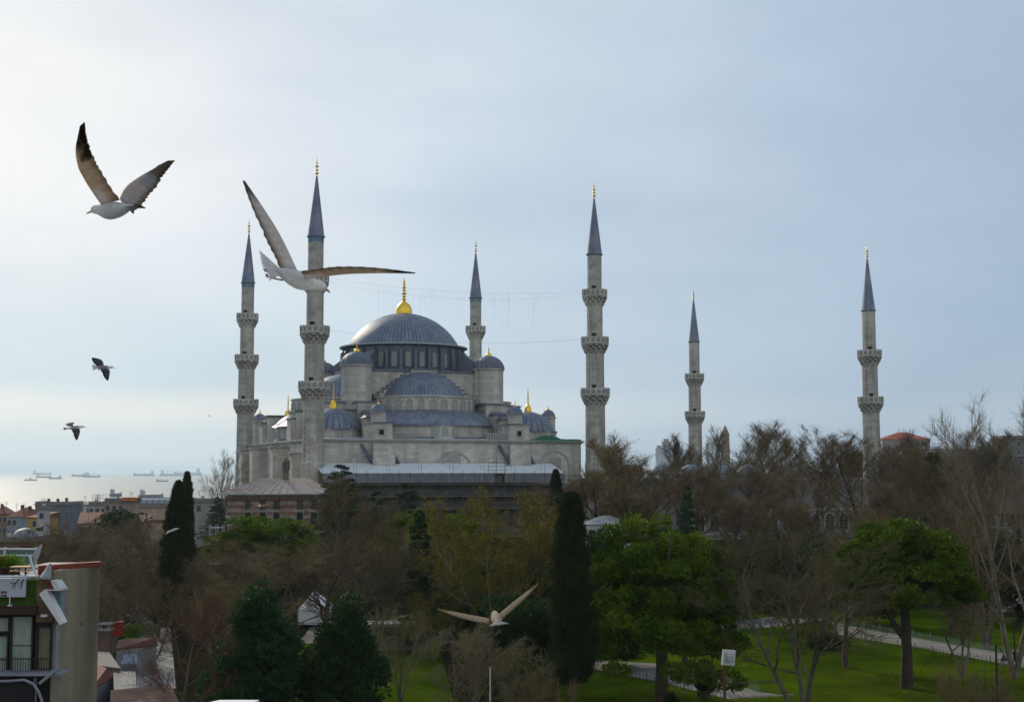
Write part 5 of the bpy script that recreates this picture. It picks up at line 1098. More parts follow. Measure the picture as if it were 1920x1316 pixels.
gull('tiny white gull over the roofs left of the cypresses', at(281, 973.5, Y), (-.7, .6, 0), (at(281, 973, Y), at(284, 972, Y), at(286, 973, Y)), (at(280, 973, Y), at(278, 973, Y), at(276, 975, Y)), under=WHITE, upper=WHITE, tip=WHITE, feather=False)
gull('distant speck of a gull left of the far left minaret', at(392, 779.5, 300), (.7, .6, 0), (at(392, 779.5, 300), at(393.5, 778.8, 300), at(395, 780.5, 300)), (at(391.5, 779.5, 300), at(390.5, 778.5, 300), at(389, 778.5, 300)), feather=False)
Y = 52
gull('grey gull landing on the restaurant terrace with wings raised', at(56, 1060, Y), (.75, -.55, .25), (at(60, 1060, Y), at(72, 1045, Y - .2), at(79, 1021, Y - .3)), (at(50, 1060, Y), at(40, 1056, Y + .1), at(49, 1036, Y + .3)), upv=(-.2, .1, 1), sc_=1.3, under=(.45, .46, .50), upper=(.42, .43, .47), tip=(.5, .5, .53), body=(.68, .68, .69), cd_=((-.6, .2, -.7), (-.3, .2, -.8)), chord=1.25, feather=False)
# ---------------------------------------------------------------- restaurant building at the bottom left
FY = 50.0
def X(px, Y=FY): return (px - 960) / F * Y * 1.0
def Zy(py, Y=FY): return at(960, py, Y).z
def pb(mb, x0, x1, y0, y1, Y, dep, m=0): mb.box(at(x0, (y0 + y1) / 2, Y).x, at(x1, (y0 + y1) / 2, Y).x, Y, Y + dep, Zy(y1, Y), Zy(y0, Y), m); return mb
M['beige'] = mat('stained_beige_plaster', (.20, .18, .12), .9, col2=(.31, .28, .195), scale=.35, streak=.5, det=7, patch=((.13, .12, .08), .6, .56, .7, .6))
M['red_paint'] = mat('dull_red_paint', (.20, .045, .03), .8, var=.3, scale=1.2); M['dark_frame'] = mat('dark_brown_frame', (.022, .016, .016), .5)
M['curtain'] = mat('pale_green_curtain_glass', (.22, .27, .21), .25, col2=(.28, .33, .26), scale=1.6, spec=.5, streak=.2)
M['white_pipe'] = mat('white_painted_pipe', (.62, .62, .62), .5, var=.1); M['wood'] = mat('warm_plank', (.45, .29, .14), .7, var=.2, scale=2)
M['grey_paint'] = mat('grey_blue_paint', (.22, .235, .27), .7, var=.15); M['turf'] = mat('hedge_turf', (.035, .085, .012), .95, col2=(.075, .13, .02), scale=3, bump=.6, det=6)
rb = thing('restaurant_building', 'restaurant building with stained beige side wall and red coping at the bottom left', 'building', (at(90, 1200, FY).x, FY, 0)); off = Vector((-rb.location.x, -FY, 0))
def bpart(name, mb, m, parent=None, label=None):
    mb.v = [(v[0] + off.x, v[1] + off.y, v[2]) for v in mb.v]; return part(name, mb, m, parent or rb, label=label)
mb = MB(); x0, x1 = at(97, 1200, FY).x, at(184, 1200, FY).x; q_ = [at(97, 1200, 48.9), at(184, 1200, 51.2), at(180, 1200, 51.4), at(93, 1200, 49.1)]; q_ = [(p.x, p.y) for p in q_]; mb.prism(q_, 0, Zy(1066)); sw = bpart('side_wall', mb, M['beige'])
mb = MB(); q_ = [at(68, 1200, 48.9), at(187, 1200, 51.1), at(182, 1200, 51.5), at(66, 1200, 49.3)]; q_ = [(p.x, p.y) for p in q_]; mb.prism(q_, Zy(1066), Zy(1056.5)); pb(mb, 70, 104, 1066, 1110, 49.4, .2); bpart('coping', mb, M['red_paint'])
mb = MB(); c = at(151, 1169, 50.28); mb.M = Matrix.Translation(c) @ Matrix.Rotation(R(90), 4, 'X'); mb.lathe([(.001, 0), (.05, 0)], 12); mb.M = None; bpart('drain_hole', mb, M['void'], sw)
FR = 48.5
mb = MB(); pb(mb, -60, 94, 1150, 1330, FR + .35, .35); bpart('front_wall', mb, M['dark_frame'])
mb = MB(); pb(mb, -60, 68, 1136, 1152, FR - .1, .6); bpart('fascia', mb, mat('brown_fascia', (.05, .025, .02), .8))
def glazing(x0, x1, y0, y1, nm='window', bars=()):
    mb = MB(); pb(mb, x0, x1, y0, y1, FR + .30, .03, 1)
    for a, b, c_, d_ in ((x0 - 3, x0, y0 - 3, y1 + 3), (x1, x1 + 3, y0 - 3, y1 + 3), (x0, x1, y0 - 3, y0), (x0, x1, y1, y1 + 3)): pb(mb, a, b, c_, d_, FR + .2, .14, 0)
    for y in bars: pb(mb, x0, x1, y, y + 1.2, FR + .27, .02, 0)
    return bpart(nm, mb, [M['dark_frame'], M['curtain']])
glazing(-30, 15, 1158, 1183); glazing(-30, 12, 1192, 1258, bars=(1236,)); glazing(21, 58, 1156, 1260, bars=(1209,))
o = glazing(70, 93, 1176, 1254); o.data.materials[1] = mat('olive_blind', (.16, .15, .09), .6, streak=.2)
mb = MB()
for i in range(28): x = at(-40 + i * 4.9, 1245, FR - .3).x; mb.tube([(x, FR - .3, Zy(1232, FR)), (x, FR - .3, Zy(1261, FR))], .011, 4)
for y in (1232, 1261): mb.tube([(at(-60, y, FR).x, FR - .3, Zy(y, FR)), (at(97, y, FR).x, FR - .3, Zy(y, FR))], .018, 4)
bpart('balcony_railing', mb, M['dark_frame'])
mb = MB(); pb(mb, -60, 112, 1262, 1267, FR - .6, 1.0); bpart('floor_edge', mb, M['grey_paint'])
mb = MB(); pb(mb, 104, 109, 1170, 1266, FR - .1, .2); pb(mb, 62, 66, 1270, 1330, FR - .2, .15); pb(mb, 108, 112, 1262, 1305, FR, .12); bpart('corner_post', mb, M['grey_paint'])
def px_tube(mb, pts, Y, r, n=6, m=0): return mb.tube([at(a, b, Y) for a, b in pts], r, n, m, True)
mb = MB(); px_tube(mb, [(-60, 1278), (20, 1276), (45, 1274), (62, 1281), (72, 1295), (80, 1318), (84, 1340)], FR - .7, .05); px_tube(mb, [(112, 1252), (95, 1264), (74, 1281)], FR - .65, .06); bpart('drain_pipe', mb, M['grey_paint'])
mb = MB(); pb(mb, -60, 60, 1280, 1340, FR - .5, .3); bpart('lower_awning', mb, M['void'])
mb = MB(); pb(mb, 68, 99, 1128, 1166, FR + .1, 1.2, 0); pb(mb, 68, 97, 1085, 1128, FR + .1, 1.2, 1); bpart('corner_panel', mb, [mat('brown_boarding', (.13, .075, .045), .8, var=.25, scale=2), mat('ochre_boarding', (.16, .12, .045), .8, var=.25, scale=2, courses=(3, .12, .015, .7))])
mb = MB()
q = [at(x, y, FR - .3) for x, y in ((73, 1113), (85, 1104), (118, 1168), (112, 1172))]; q2 = [p + Vector((0, .5, 0)) for p in q]; mb.loft([q, q2]); bpart('sloped_gutter', mb, M['white_pipe'])
mb = MB(); q = [at(x, y, FR - .1) for x, y in ((83, 1105), (93, 1089), (101, 1105))]; mb.loft([q, [p + Vector((0, .6, 0)) for p in q]], 0)
q = [at(x, y, FR - .12) for x, y in ((94, 1088), (104, 1089), (114, 1104), (102, 1105))]; mb.loft([q, [p + Vector((0, .7, 0)) for p in q]], 1); pb(mb, 82, 114, 1105, 1107, FR - .2, .8, 1); bpart('dormer_cap', mb, [M['red_paint'], M['white_pipe']])
mb = MB(); pb(mb, 88, 113, 1107, 1166, FR + .3, .5, 0); px_tube(mb, [(112, 1108), (113.5, 1125), (112, 1150)], FR + .25, .03, 6, 1); bpart('niche', mb, [M['grey_paint'], mat('teal_pipe', (.03, .28, .27), .5)])
mb = MB(); pb(mb, 76, 88, 1152, 1156, FR - .15, .2); bpart('wall_lamp', mb, M['white_pipe'])
# terrace
mb = MB(); mb.box(at(-70, 1080, FR).x, at(46, 1080, FR).x, FR + .1, FR + 9, Zy(1090, FR) - .15, Zy(1086, FR)); bpart('terrace_floor', mb, M['grey_paint'])
mb = MB(); pb(mb, -60, 67, 1086, 1138, FR + .2, .4)
rr = random.Random(2)
for i in range(500):
    p = at(rr.uniform(-20, 66), rr.uniform(1086, 1137), FR + .2); d = Vector((rr.uniform(-.05, .05), -rr.uniform(.02, .09), rr.uniform(-.04, .07))); s_ = Vector((.012, 0, .006)); mb.add([tuple(p - s_), tuple(p + s_), tuple(p + d)], [(0, 1, 2)])
bpart('green_wall', mb, M['turf'])
mb = MB(); px_tube(mb, [(-60, 1082), (72, 1080)], FR - .2, .045); px_tube(mb, [(56, 1040), (58, 1052), (62, 1065), (67, 1075), (72, 1081)], FR - .1, .045); bpart('terrace_rail', mb, M['white_pipe'])
mb = MB(); BYY = FR + 6
pb(mb, -60, 64, 1030, 1062, BYY, .02, 1)
for y in (1029, 1041): px_tube(mb, [(-60, y), (66, y)], BYY - .05, .04, 6, 0)
for x in (-30, 8, 66): pb(mb, x - 1.6, x + 1.6, 1026, 1064, BYY - .06, .1, 0)
bpart('glass_railing', mb, [M['white_pipe'], mat('greenish_railing_glass', (.10, .15, .135), .2, var=.1, spec=.5)])
mb = MB()
for y in (1062, 1069): pb(mb, 18, 55, y, y + 2.2, FR + 1.0, .5, 0)
for x in (22, 34, 46): pb(mb, x, x + 2, 1064, 1082, FR + 1.2, .1, 1)
s_ = solo('picnic_table', mb, [M['wood'], M['void']], 'slatted wooden bench table on the restaurant terrace', 'table')
for k, (px, w_, l) in enumerate(((24, 30, 'leafy green plant beside the terrace table'), (4, 22, 'pale leaved pot plant at the terrace edge'))):
    p = at(px, 1080, FR + 2.5); t = thing('pot_plant', l, 'plant', p, group='plants on the restaurant terrace')
    part('pot', MB().lathe([(.01, 0), (.2, 0), (.26, .36), (.22, .36), (.2, .3), (.01, .3)], 12), mat('dark_pot', (.06, .03, .02), .8), t)
    g = np.random.default_rng(k); tb = TB(); n = 900; d = g.normal(size=(n, 3)); d[:, 2] = np.abs(d[:, 2]) * 1.1; P = d / np.linalg.norm(d, axis=1, keepdims=True) * g.uniform(0, .42, (n, 1)) + np.array([0, 0, .34])
    tb.leaves(P, d, g.uniform(.08, .2, n), g.uniform(.02, .05, n), g); add_ob('foliage', tb.mesh('foliage', (M['hedge_leaf'] if k == 0 else M['bud_leaf'])), t)
# sign board with twig drawing and the visible end of its lettering
sg = thing('sign_board', 'pale restaurant sign with twig drawing and red and black lettering ends', 'sign', at(22, 1120, FR - .1)); so = sg.location
mb = MB(); pb(mb, -50, 48, 1084, 1119, FR - .1, .08); mb.v = [tuple(Vector(v) - so) for v in mb.v]; part('board', mb, mat('pale_blue_board', (.42, .45, .50), .6, var=.06), sg)
mb = MB(); Yt = FR - .112
def stroke(pts, r, m): px_tube(mb, pts, Yt, r, 5, m)
stroke([(36, 1085), (32, 1090), (29, 1093)], .020, 0); stroke([(29, 1093), (24, 1091.5), (18, 1094)], .012, 0); stroke([(29, 1093), (25, 1095), (23.5, 1101)], .012, 0); stroke([(29, 1093), (28.2, 1097), (27.5, 1102)], .009, 0)
stroke([(44, 1085), (42, 1089), (41.5, 1094), (38.5, 1102)], .014, 0); stroke([(42, 1089), (37, 1093), (34, 1096.5)], .010, 0)
for x, y in ((11, 1096), (20.5, 1102), (23, 1090.5), (38, 1102.5), (34, 1097), (18, 1094.5), (43.5, 1088), (28, 1103)): pb(mb, x - 1.0, x + 1.0, y - .8, y + .8, Yt - .01, .012, 1)
part('twig_drawing', mb, [M['void'], mat('pink_blossom', (.36, .20, .24), .8)], sg); sg.children[-1].location = -so
def letters(txt, px_right, ybase, size, m):
    cu = bpy.data.curves.new('lettering', 'FONT'); cu.body = txt; cu.size = size; cu.align_x = 'RIGHT'; cu.extrude = .006; cu.offset = .006; cu.materials.append(m)
    o = bpy.data.objects.new('lettering', cu); COL.objects.link(o); bpy.context.view_layer.update(); me = bpy.data.meshes.new_from_object(o.evaluated_get(bpy.context.evaluated_depsgraph_get())); bpy.data.objects.remove(o); o = add_ob('lettering', me, sg, at(px_right, ybase, FR - .115) - so); o.rotation_euler = (R(90), 0, 0); return o
letters('ara', 12.2, 1111.8, .165, mat('red_letter', (.22, .02, .02), .6)); letters('rant', 12.2, 1118, .125, mat('black_letter', (.012, .02, .03), .6))
mb = MB(); px_tube(mb, [(18.5, 1119), (18, 1136)], FR - .1, .02); pb(mb, 14, 22, 1134, 1136, FR - .14, .08); mb.v = [tuple(Vector(v) - so) for v in mb.v]; part('post', mb, M['white_pipe'], sg)
# crumpled grey tarpaulin on the wall end
mb = MB(); rr = random.Random(6); q = []
for (xa, xb, y) in ((72, 97, 1086), (75, 96.5, 1080), (79, 96.5, 1074), (84, 96.5, 1068), (87.5, 96.5, 1062), (91, 97, 1056)):
    q.append([at(xa, y, FR - .2), at((xa + xb) / 2, y, FR - .5 - rr.random() * .2), at(xb, y, FR - .2), at((xa + xb) / 2, y, FR + .3)])
mb.loft(q); solo('tarpaulin', mb, mat('grey_tarpaulin', (.36, .36, .37), .6, var=.2, scale=3, bump=.6), 'crumpled grey tarpaulin bunched on the wall end below the red coping', 'tarpaulin', sm=True)

# ---------------------------------------------------------------- low roofs, lightbox and street bits left of the park
lb = thing('lightbox_sign', 'bright red blank lightbox sign standing above the low roofs', 'sign', on_ground(212, 1198, 2.0)); q = lb.location; Yb = q.y
mb = MB(); wd = 20 * Yb / F; hh = 30 * Yb / F; mb.M = Matrix.Rotation(R(-52), 4, 'Z'); mb.box(-.25, .25, -.9, .9, .3, hh, 0); mb.box(-.27, .27, -.92, .92, hh, hh + .08, 1); mb.M = None
part('box', mb, [mat('red_acrylic', (.42, .02, .02), .35, var=.15), mat('red_acrylic_top', (.5, .12, .12), .4)], lb); mb = MB(); mb.tube([(0, 0, -2), (0, 0, .3)], .08, 6); part('post', mb, M['steel'], lb)
mb = MB(); p = on_ground(198, 1209, 2.2); mb.box(-.45, .45, -.4, .4, -2.2, 1.25, 0); mb.box(-.55, .55, -.5, .5, 1.25, 1.45, 1)
for x in (-.3, .3): mb.box(x - .08, x + .08, -.3, .3, 1.45, 1.75, 1)
mb.box(-.6, .6, -.5, .5, 1.75, 1.85, 1); solo('brick_chimney', mb, [mat('dull_brick', (.15, .09, .075), .9, courses=(.25, .09, .015, .7)), M['court']], 'square brick chimney with capped top beside the red lightbox', 'chimney', p)
def low_roof(name, poly, z0, z1, hgt, roofm, wallm, label):
    # poly: four picture points front-left, front-right, back-right, back-left on heights z0 (front), z1 (back)
    t = thing(name, label, 'shed', group='low roofs beside the road'); P = [on_ground(*poly[0], z0), on_ground(*poly[1], z0), on_ground(*poly[2], z1), on_ground(*poly[3], z1)]
    c = sum(P, Vector()) / 4; t.location = (c.x, c.y, 0); P = [p - t.location for p in P]; mb = MB()
    mb.loft([[p for p in P], [p + Vector((0, 0, .14)) for p in P]]); part('roof', mb, roofm, t)
    mb = MB(); q = [c_ * .96 for c_ in [Vector((p.x, p.y, 0)) for p in P]]; mb.loft([[Vector((a.x, a.y, -.3)) for a in q], [Vector((a.x, a.y, p.z - .01)) for a, p in zip(q, P)]]); part('wall', mb, wallm, t); return t
low_roof('awning_shed', [(216, 1219), (296, 1210), (290, 1198), (222, 1202)], 2.4, 2.9, 0, mat('red_brown_awning', (.12, .045, .036), .8, var=.35, scale=1.5), M['court'], 'low shed with two toned red brown awning roof')
low_roof('lean_to_shed', [(176, 1250), (226, 1256), (205, 1226), (172, 1224)], 3.6, 4.1, 0, mat('ribbed_sheet', (.13, .125, .11), .8, var=.2, courses=(20, .6, .06, .5)), M['beige'], 'lean-to shed with ribbed grey sheet roof behind the beige wall')
low_roof('brick_shed', [(170, 1296), (213, 1272), (200, 1256), (170, 1246)], 3.2, 3.9, 0, M['rooftile'], M['grey_paint'], 'shed with dark tiled roof and blue grey boarding beside the beige wall')
low_roof('tiled_house', [(206, 1340), (340, 1330), (320, 1287), (207, 1298)], 4.0, 4.8, 0, mat('faded_red_roof', (.12, .065, .05), .85, var=.35, scale=.8, courses=(.4, .3, .03, .6)), M['beige'], 'low house with faded red roof at the bottom edge')
low_roof('concrete_hut', [(214, 1300), (256, 1296), (254, 1262), (212, 1262)], 3.3, 3.3, 0, M['flat'], M['court'], 'small concrete hut with flat roof under the larch')
low_roof('glass_shelter', [(226, 1248), (258, 1246), (256, 1228), (232, 1230)], 3.0, 3.6, 0, mat('bluish_sheet', (.20, .25, .33), .4, var=.2), mat('blue_sheet', (.15, .19, .25), .5), 'small bluish glass shelter between the sheds and larch')
for k, (px, py, w_, l) in enumerate(((232, 1196, 3.2, 'lime green box hedge nearest the red lightbox'), (262, 1193, 3.0, 'lime green box hedge beside the pale road'), (254, 1223, 2.4, 'short lime green hedge below the awning roof'))):
    p = on_ground(px, py, 0); g = np.random.default_rng(60 + k); tb = TB(); n = 2600; P = np.stack([g.uniform(-w_ / 2, w_ / 2, n), g.uniform(-.5, .5, n), g.uniform(.1, 1.3, n)], 1); tb.leaves(P, g.normal(size=(n, 3)) + np.array([0, -.2, .5]), g.uniform(.1, .2, n), g.uniform(.06, .1, n), g)
    tag(add_ob('box_hedge', tb.mesh('box_hedge', M['hedge_leaf']), None, p), l, 'hedge', 'lime hedges by the road')
# parked car
def car(px, py, rot, body, label):
    p = on_ground(px, py, .012); t = thing('parked_car', label, 'car', p, R(rot), 'vehicles near the road'); bm_ = mat('car_paint', body, .3, var=.05, spec=.5)
    mb = MB(); prof = [(-2.1, .35), (-2.1, .8), (-1.5, .95), (-.9, 1.42), (.7, 1.45), (1.3, .98), (2.05, .82), (2.15, .4)]
    rings = []
    for y, s_ in ((-.85, .97), (-.8, 1), (.8, 1), (.85, .97)): rings.append([(x * s_, y * (1 if z < 1 else .82), .35 + (z - .35) * s_) for x, z in prof])
    part('body', mb.loft(rings), bm_, t)
    mb = MB()
    for s_ in (-1, 1): mb.add([(-1.35, s_ * .845, .98), (1.12, s_ * .845, 1.0), (.62, s_ * .735, 1.38), (-.82, s_ * .735, 1.36)], [(0, 1, 2, 3)])
    mb.add([(1.27, -.72, 1.02), (1.27, .72, 1.02), (.76, .62, 1.42), (.76, -.62, 1.42)], [(0, 1, 2, 3)]); mb.add([(-1.49, -.7, .99), (-1.49, .7, .99), (-.97, .62, 1.39), (-.97, -.62, 1.39)], [(0, 1, 2, 3)]); part('window', mb, M['pane'], t)
    for x in (-1.35, 1.35):
        for y in (-.82, .82):
            mb = MB(); mb.M = Matrix.Translation((x, y, .33)) @ Matrix.Rotation(R(90), 4, 'X'); mb.lathe([(.02, -.1), (.2, -.1), (.33, -.09), (.33, .09), (.2, .1), (.02, .1)], 14); mb.M = None; part('wheel', mb, M['void'], t)
car(256, 1164, 75, (.03, .035, .04), 'dark parked car at the far end of the pale road'); car(284, 1152, 80, (.5, .5, .5), 'light car half hidden behind the bare trees by the road')
# ---------------------------------------------------------------- park furniture
mq = thing('marquee', 'bright white marquee tent behind bare trunks at lower centre', 'tent', on_ground(592, 1172, 0)); mb = MB()
w_ = 1.7; mb.prism([(-w_, -2), (w_, -2), (w_, 2), (-w_, 2)], 1.9, 3.7, top=[(-.3, -.2), (.3, -.2), (.3, .2), (-.3, .2)]); part('canopy', mb, mat('white_canvas', (.85, .86, .87), .6, var=.04), mq)
mb = MB(); mb.box(-w_, w_, -1.95, 1.95, .3, 1.9); part('side_sheet', mb, mat('white_sheet_wall', (.8, .81, .83), .6, var=.05), mq)
mb = MB()
for x in (-w_, w_):
    for y in (-2, 2): mb.tube([(x, y, 0), (x, y, 2.1)], .05, 5)
part('pole', mb, M['steel'], mq)
kp = on_ground(750, 1219, 0); kk = thing('kiosk', 'pale square kiosk with dark window in the shade at lower centre', 'kiosk', kp); mb = MB(); mb.box(-3.4, 2.4, 0, 2.6, 0, 2.35); mb.box(-3.6, 2.6, -.2, 2.8, 2.35, 2.5); w = part('wall', mb, mat('pale_kiosk', (.28, .29, .30), .8, var=.12, courses=(1.2, .6, .02, .8)), kk)
mb = MB(); mb.box(-1.6, .6, -.04, .03, 1.35, 2.15); part('window', mb, M['pane'], w)
bk = thing('bicycle', 'dark bicycle leaning against the pale kiosk wall', 'bicycle', kp + Vector((.35, -.35, 0)))
for x in (-.55, .55):
    mb = MB(); mb.tube([(x + .36 * math.cos(TAU * k / 20), 0, .37 + .36 * math.sin(TAU * k / 20)) for k in range(21)], .03, 5)
    for k in range(8): mb.tube([(x, 0, .37), (x + .35 * math.cos(TAU * k / 8), 0, .37 + .35 * math.sin(TAU * k / 8))], .005, 3)
    part('wheel', mb, M['void'], bk)
mb = MB()
for a, b in (((-.55, .37), (-.1, .35)), ((-.1, .35), (.4, .8)), ((-.55, .37), (-.2, .85)), ((-.2, .85), (.38, .82)), ((-.1, .35), (-.22, .95)), ((.55, .37), (.38, .95)), ((-.32, .96), (-.1, .96)), ((.3, 1.0), (.42, .95))): mb.tube([(a[0], 0, a[1]), (b[0], 0, b[1])], .022, 5)
part('frame', mb, M['void'], bk)
# hoop fences along the paths
M['hoop'] = mat('green_white_fence', (.22, .30, .25), .6, var=.1)
def hoop_fence(p0, p1, label, step=.55, h=.62, mt=None, spike=False):
    a, b = on_ground(*p0, .01), on_ground(*p1, .01); d = b - a; L_ = d.length; n = int(L_ / step); t = thing('hoop_fence' if not spike else 'spike_fence', label, 'fence', a, math.atan2(d.y, d.x), 'low fences of the park paths'); mb = MB(); po = MB()
    for i in range(n):
        x = i * step
        if not spike:
            for o_ in (0, step * .5): mb.tube([(x + o_ + step * (1 - math.cos(math.pi * k / 8)) * .5, 0, h * .95 * math.sin(math.pi * k / 8)) for k in range(9)], .016, 3)
        else: mb.tube([(x, 0, 0), (x, 0, h)], .014, 3)
        if i % 5 == 0: po.tube([(x, 0, 0), (x, 0, h + .12)], .04, 5); po.lathe([(.02, h + .18), (.06, h + .13), (.03, h + .1)], 6, (x, 0))
    mb.tube([(0, 0, .06), (L_, 0, .06)], .016, 3)
    if spike: mb.tube([(0, 0, h * .75), (L_, 0, h * .75)], .016, 3)
    part('hoop' if not spike else 'picket', mb, mt or M['hoop'], t); part('post', po, mt or M['hoop'], t)
hoop_fence((1565, 1168), (1980, 1243), 'pale green hoop fence along the far side of the upper path'); hoop_fence((1270, 1254), (1424, 1299), 'pale green hoop fence along the lower path by the steps')
hoop_fence((1565, 1190), (1980, 1266), 'thin dark spiked fence along the near side of the upper path', .5, .5, M['dark_frame'], True); hoop_fence((1180, 1268), (1365, 1311), 'thin dark spiked fence along the near side of the lower path', .5, .45, M['dark_frame'], True)
# steps down from the lower path
mb = MB(); a, b = on_ground(1368, 1306, 0), on_ground(1476, 1301, 0); L_ = (b - a).length
for k in range(5): mb.box(0, L_ + .5, -.42 * (k + 1), -.42 * k, -2, -.16 * k - .005, 0); mb.box(0, L_ + .5, -.42 * (k + 1) - .015, -.42 * (k + 1) + .07, -.16 * k - .004, -.16 * k + .02, 1)
s_ = solo('stone_steps', mb, [mat('dark_step_stone', (.10, .095, .09), .9), M['paving']], 'broad dark stone steps with pale nosings at the bottom edge', 'steps', (a.x, a.y - .1, .03), math.atan2(b.y - a.y, b.x - a.x))
# lamps
def lamp_post(px, py, h, label, lantern=True, r=.055):
    p = on_ground(px, py, .01); t = thing('street_lamp', label, 'lamp post', p, group='black park lamps'); m = M['dark_frame']
    part('pole', MB().lathe([(.22, 0), (.22, .12), (.15, .2), (.17, .9), (.09, 1.05), (r + .02, 1.2), (r, h), (.01, h)], 10), m, t)
    if lantern:
        mb = MB(); mb.tube([(0, 0, h), (0, 0, h + .15), (.15, 0, h + .35), (.45, 0, h + .35), (.6, 0, h + .1)], .03, 5); part('arm', mb, m, t)
        part('lamp_shade', MB().lathe([(.01, h + .12), (.12, h + .05), (.30, h - .18), (.28, h - .2)], 10, (.6, 0)), m, t); part('lamp_glass', MB().lathe([(.2, h - .19), (.14, h - .42), (.02, h - .48)], 8, (.6, 0)), mat('milky_glass', (.4, .42, .44), .3), t)
lamp_post(1705, 1211, 4.2, 'black lamp post beside the path right of the umbrella pine trunk'); lamp_post(1903, 1240, 5.6, 'tall black lamp post at the path near the right edge'); lamp_post(1336, 1294, 3.4, 'thin black lamp post beside the lower path', False)
p = at(1867, 1207, 72); t = thing('hanging_lantern_post', 'black post with hanging lantern amid the bottom right thicket', 'lamp post', (p.x, 72, 0)); hh = p.z
mb = MB(); mb.tube([(0, 0, 0), (0, 0, hh)], .06, 8, cap=True); mb.tube([(0, 0, hh - .1), (.25, 0, hh - .25), (.38, 0, hh - .55)], .025, 5); part('pole', mb, M['dark_frame'], t)
part('lamp_shade', MB().lathe([(.02, hh - .5), (.1, hh - .62), (.27, hh - .78), (.27, hh - .82)], 10, (.38, 0)), M['dark_frame'], t); part('lamp_glass', MB().lathe([(.17, hh - .82), (.12, hh - 1.0), (.02, hh - 1.1)], 8, (.38, 0)), mat('lantern_glass', (.4, .42, .44), .3), t)
p = at(1358, 1240, 60); t = thing('floodlight', 'square white floodlight on a rusty brown pole near the steps', 'floodlight', (p.x, 60, 0)); hh = p.z
mb = MB(); mb.tube([(0, 0, 0), (0, 0, hh + .05)], .065, 8, cap=True); part('pole', mb, mat('rusty_pole', (.10, .04, .025), .8), t)
mb = MB(); mb.M = Matrix.Translation((.15, -.05, hh + .2)) @ Matrix.Rotation(R(6), 4, 'Y') @ Matrix.Rotation(R(18), 4, 'Z'); mb.prism([(-.30, -.12), (.30, -.12), (.30, 0), (-.30, 0)], -.33, .33, 0); mb.wallp([(-.2, -.2), (.2, -.2), (.2, .2), (-.2, .2)], -.2, -.12, 1); mb.box(-.14, .14, -.26, -.2, -.1, .04, 1); mb.box(-.17, .17, -.215, -.2, .09, .16, 0); mb.M = None
part('lamp_housing', mb, [mat('white_housing', (.50, .52, .52), .5, var=.08), mat('grey_housing', (.32, .34, .34), .6)], t)
mb = MB(); mb.tube([(0, 0, 0), (0, 0, 3)], .03, 6); p = at(919, 1250, 70); mb.v = [(v[0], v[1], v[2] / 3 * p.z) for v in mb.v]; solo('thin_mast', mb, M['white_pipe'], 'thin pale flag mast rising from the bottom edge left of centre', 'mast', (p.x, 70, 0))
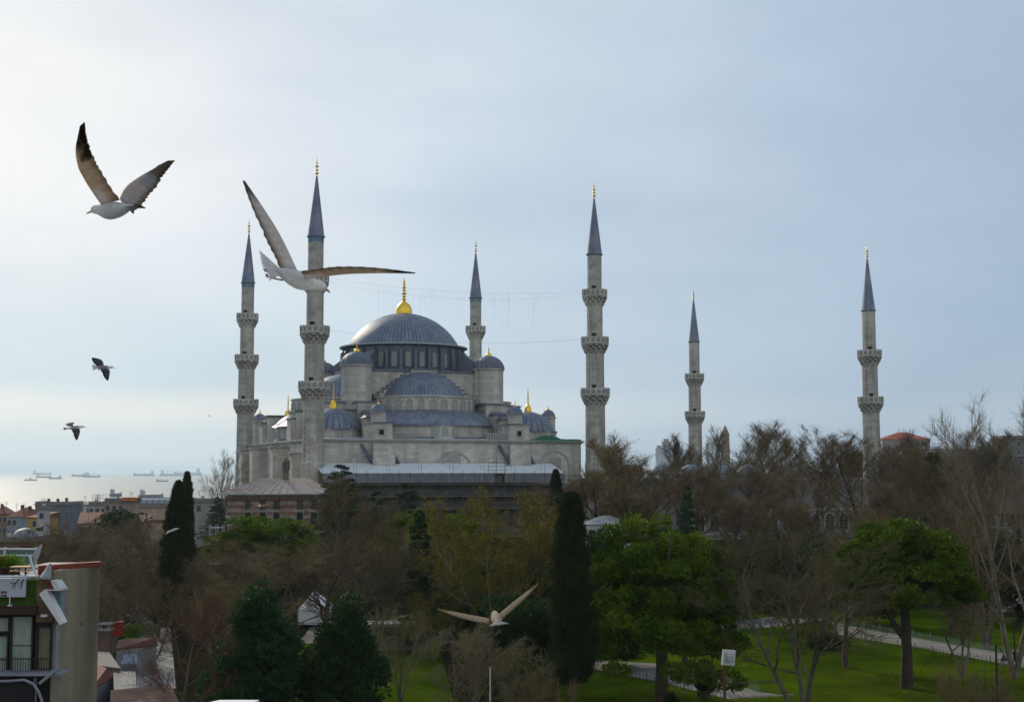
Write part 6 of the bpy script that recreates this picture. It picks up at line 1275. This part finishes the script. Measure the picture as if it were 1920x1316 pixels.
# plaza railing and people
a, b = on_ground(1846, 1116, .02), on_ground(1980, 1126, .02); d = b - a; t = thing('plaza_railing', 'white metal railing along the plaza at the right edge', 'railing', a, math.atan2(d.y, d.x)); L_ = d.length; mb = MB(); po = MB()
for i in range(int(L_ / .22)): mb.tube([(i * .22, 0, .15), (i * .22, 0, 1.3)], .014, 3)
for z in (.15, 1.35): mb.tube([(0, 0, z), (L_, 0, z)], .05, 4)
for i in range(int(L_ / 1.6) + 1): po.tube([(i * 1.6, 0, 0), (i * 1.6, 0, 1.8)], .05, 5)
part('picket', mb, M['white_pipe'], t); part('post', po, M['white_pipe'], t)
def person(px, py, z, h, top, legs, label, face=0, z0=None):
    p = on_ground(px, py, .02); k = h / 1.72; mb = MB(); sk = (.36, .24, .18)
    mats = [mat('top', top, .9), mat('trousers', legs, .9), mat('skin', sk, .7), mat('hair', (.03, .02, .015), .8)]
    def ell(zc, rx, ry, y=0): return [(rx * math.cos(TAU * i / 12), y + ry * math.sin(TAU * i / 12), zc) for i in range(12)]
    for s_ in (-1, 1):
        mb.tube([(s_ * .10, .04, .0), (s_ * .10, -.10, .03)], [.05, .035], 6, 3, True); mb.tube([(s_ * .1, .02, .04), (s_ * .1, 0, .46), (s_ * .095, 0, .88)], [.055, .075, .10], 8, 1)
        mb.tube([(s_ * .18, 0, 1.40), (s_ * .25, .02, 1.13), (s_ * .23, -.10, .90)], [.06, .05, .035], 7, 0); mb.tube([(s_ * .23, -.10, .90), (s_ * .225, -.14, .80)], [.035, .02], 6, 2, True)
    mb.loft([ell(.84, .16, .11), ell(1.0, .15, .10), ell(1.2, .18, .115), ell(1.38, .20, .11), ell(1.45, .10, .08)], 0)
    mb.loft([ell(1.43, .055, .055), ell(1.52, .055, .06), ell(1.56, .075, .09, -.01), ell(1.62, .082, .10, -.01), ell(1.67, .075, .09, -.005)], 2); mb.loft([ell(1.60, .088, .09, .025), ell(1.66, .086, .10, .01), ell(1.71, .06, .075), ell(1.735, .02, .03)], 3)
    mb.v = [tuple(Vector(v) * k) for v in mb.v]; solo('person', mb, mats, label, 'person', p, R(face), 'people strolling in the park', True)
person(1889, 1131, 0, 1.68, (.45, .45, .46), (.06, .07, .12), 'person in pale top and dark trousers beside the plaza railing'); person(1898, 1130, 0, 1.7, (.30, .22, .45), (.10, .08, .16), 'person in a lilac top next to the pale dressed one', 40); person(1284, 1262, 0, 1.7, (.05, .05, .055), (.02, .02, .025), 'person in black walking on the lower path', 200)
# pale edge of a roof right under the camera's left
mb = MB(); Yr = 44; c = at(430, 1319, Yr); mb.prism([(c.x - 1.0, Yr), (c.x + .6, Yr), (c.x + .8, Yr + .9), (c.x - .5, Yr + .9)], c.z - .25, c.z - .02); mb.prism([(c.x - 2.6, Yr - 4), (c.x + .9, Yr - 4), (c.x + .6, Yr), (c.x - 1.0, Yr)], c.z - .25, c.z - .02); mb.box(c.x - 1.5, c.x - .1, Yr - 3, Yr - .5, 0, c.z - .25)
solo('white_canopy', mb, mat('white_canopy_sheet', (.75, .78, .80), .5, var=.05), 'white canopy roof edge at the bottom left corner of the trees', 'canopy')
# ---------------------------------------------------------------- haze over land and sea
hz = MB(); hz.box(-32000, 32000, -40, 26000, -46, 90)
hm = bpy.data.materials.new('haze'); hm.use_nodes = True; nt = hm.node_tree; nt.nodes.remove(nt.nodes['Principled BSDF']); pv_ = nt.nodes.new('ShaderNodeVolumePrincipled')
pv_.inputs['Color'].default_value = (.70, .87, 1, 1); pv_.inputs['Density'].default_value = 6e-5; pv_.inputs['Anisotropy'].default_value = .35
nt.links.new(pv_.outputs[0], nt.nodes['Material Output'].inputs['Volume'])
h = add_ob('haze', hz.mesh('haze', hm)); h['kind'] = 'stuff'
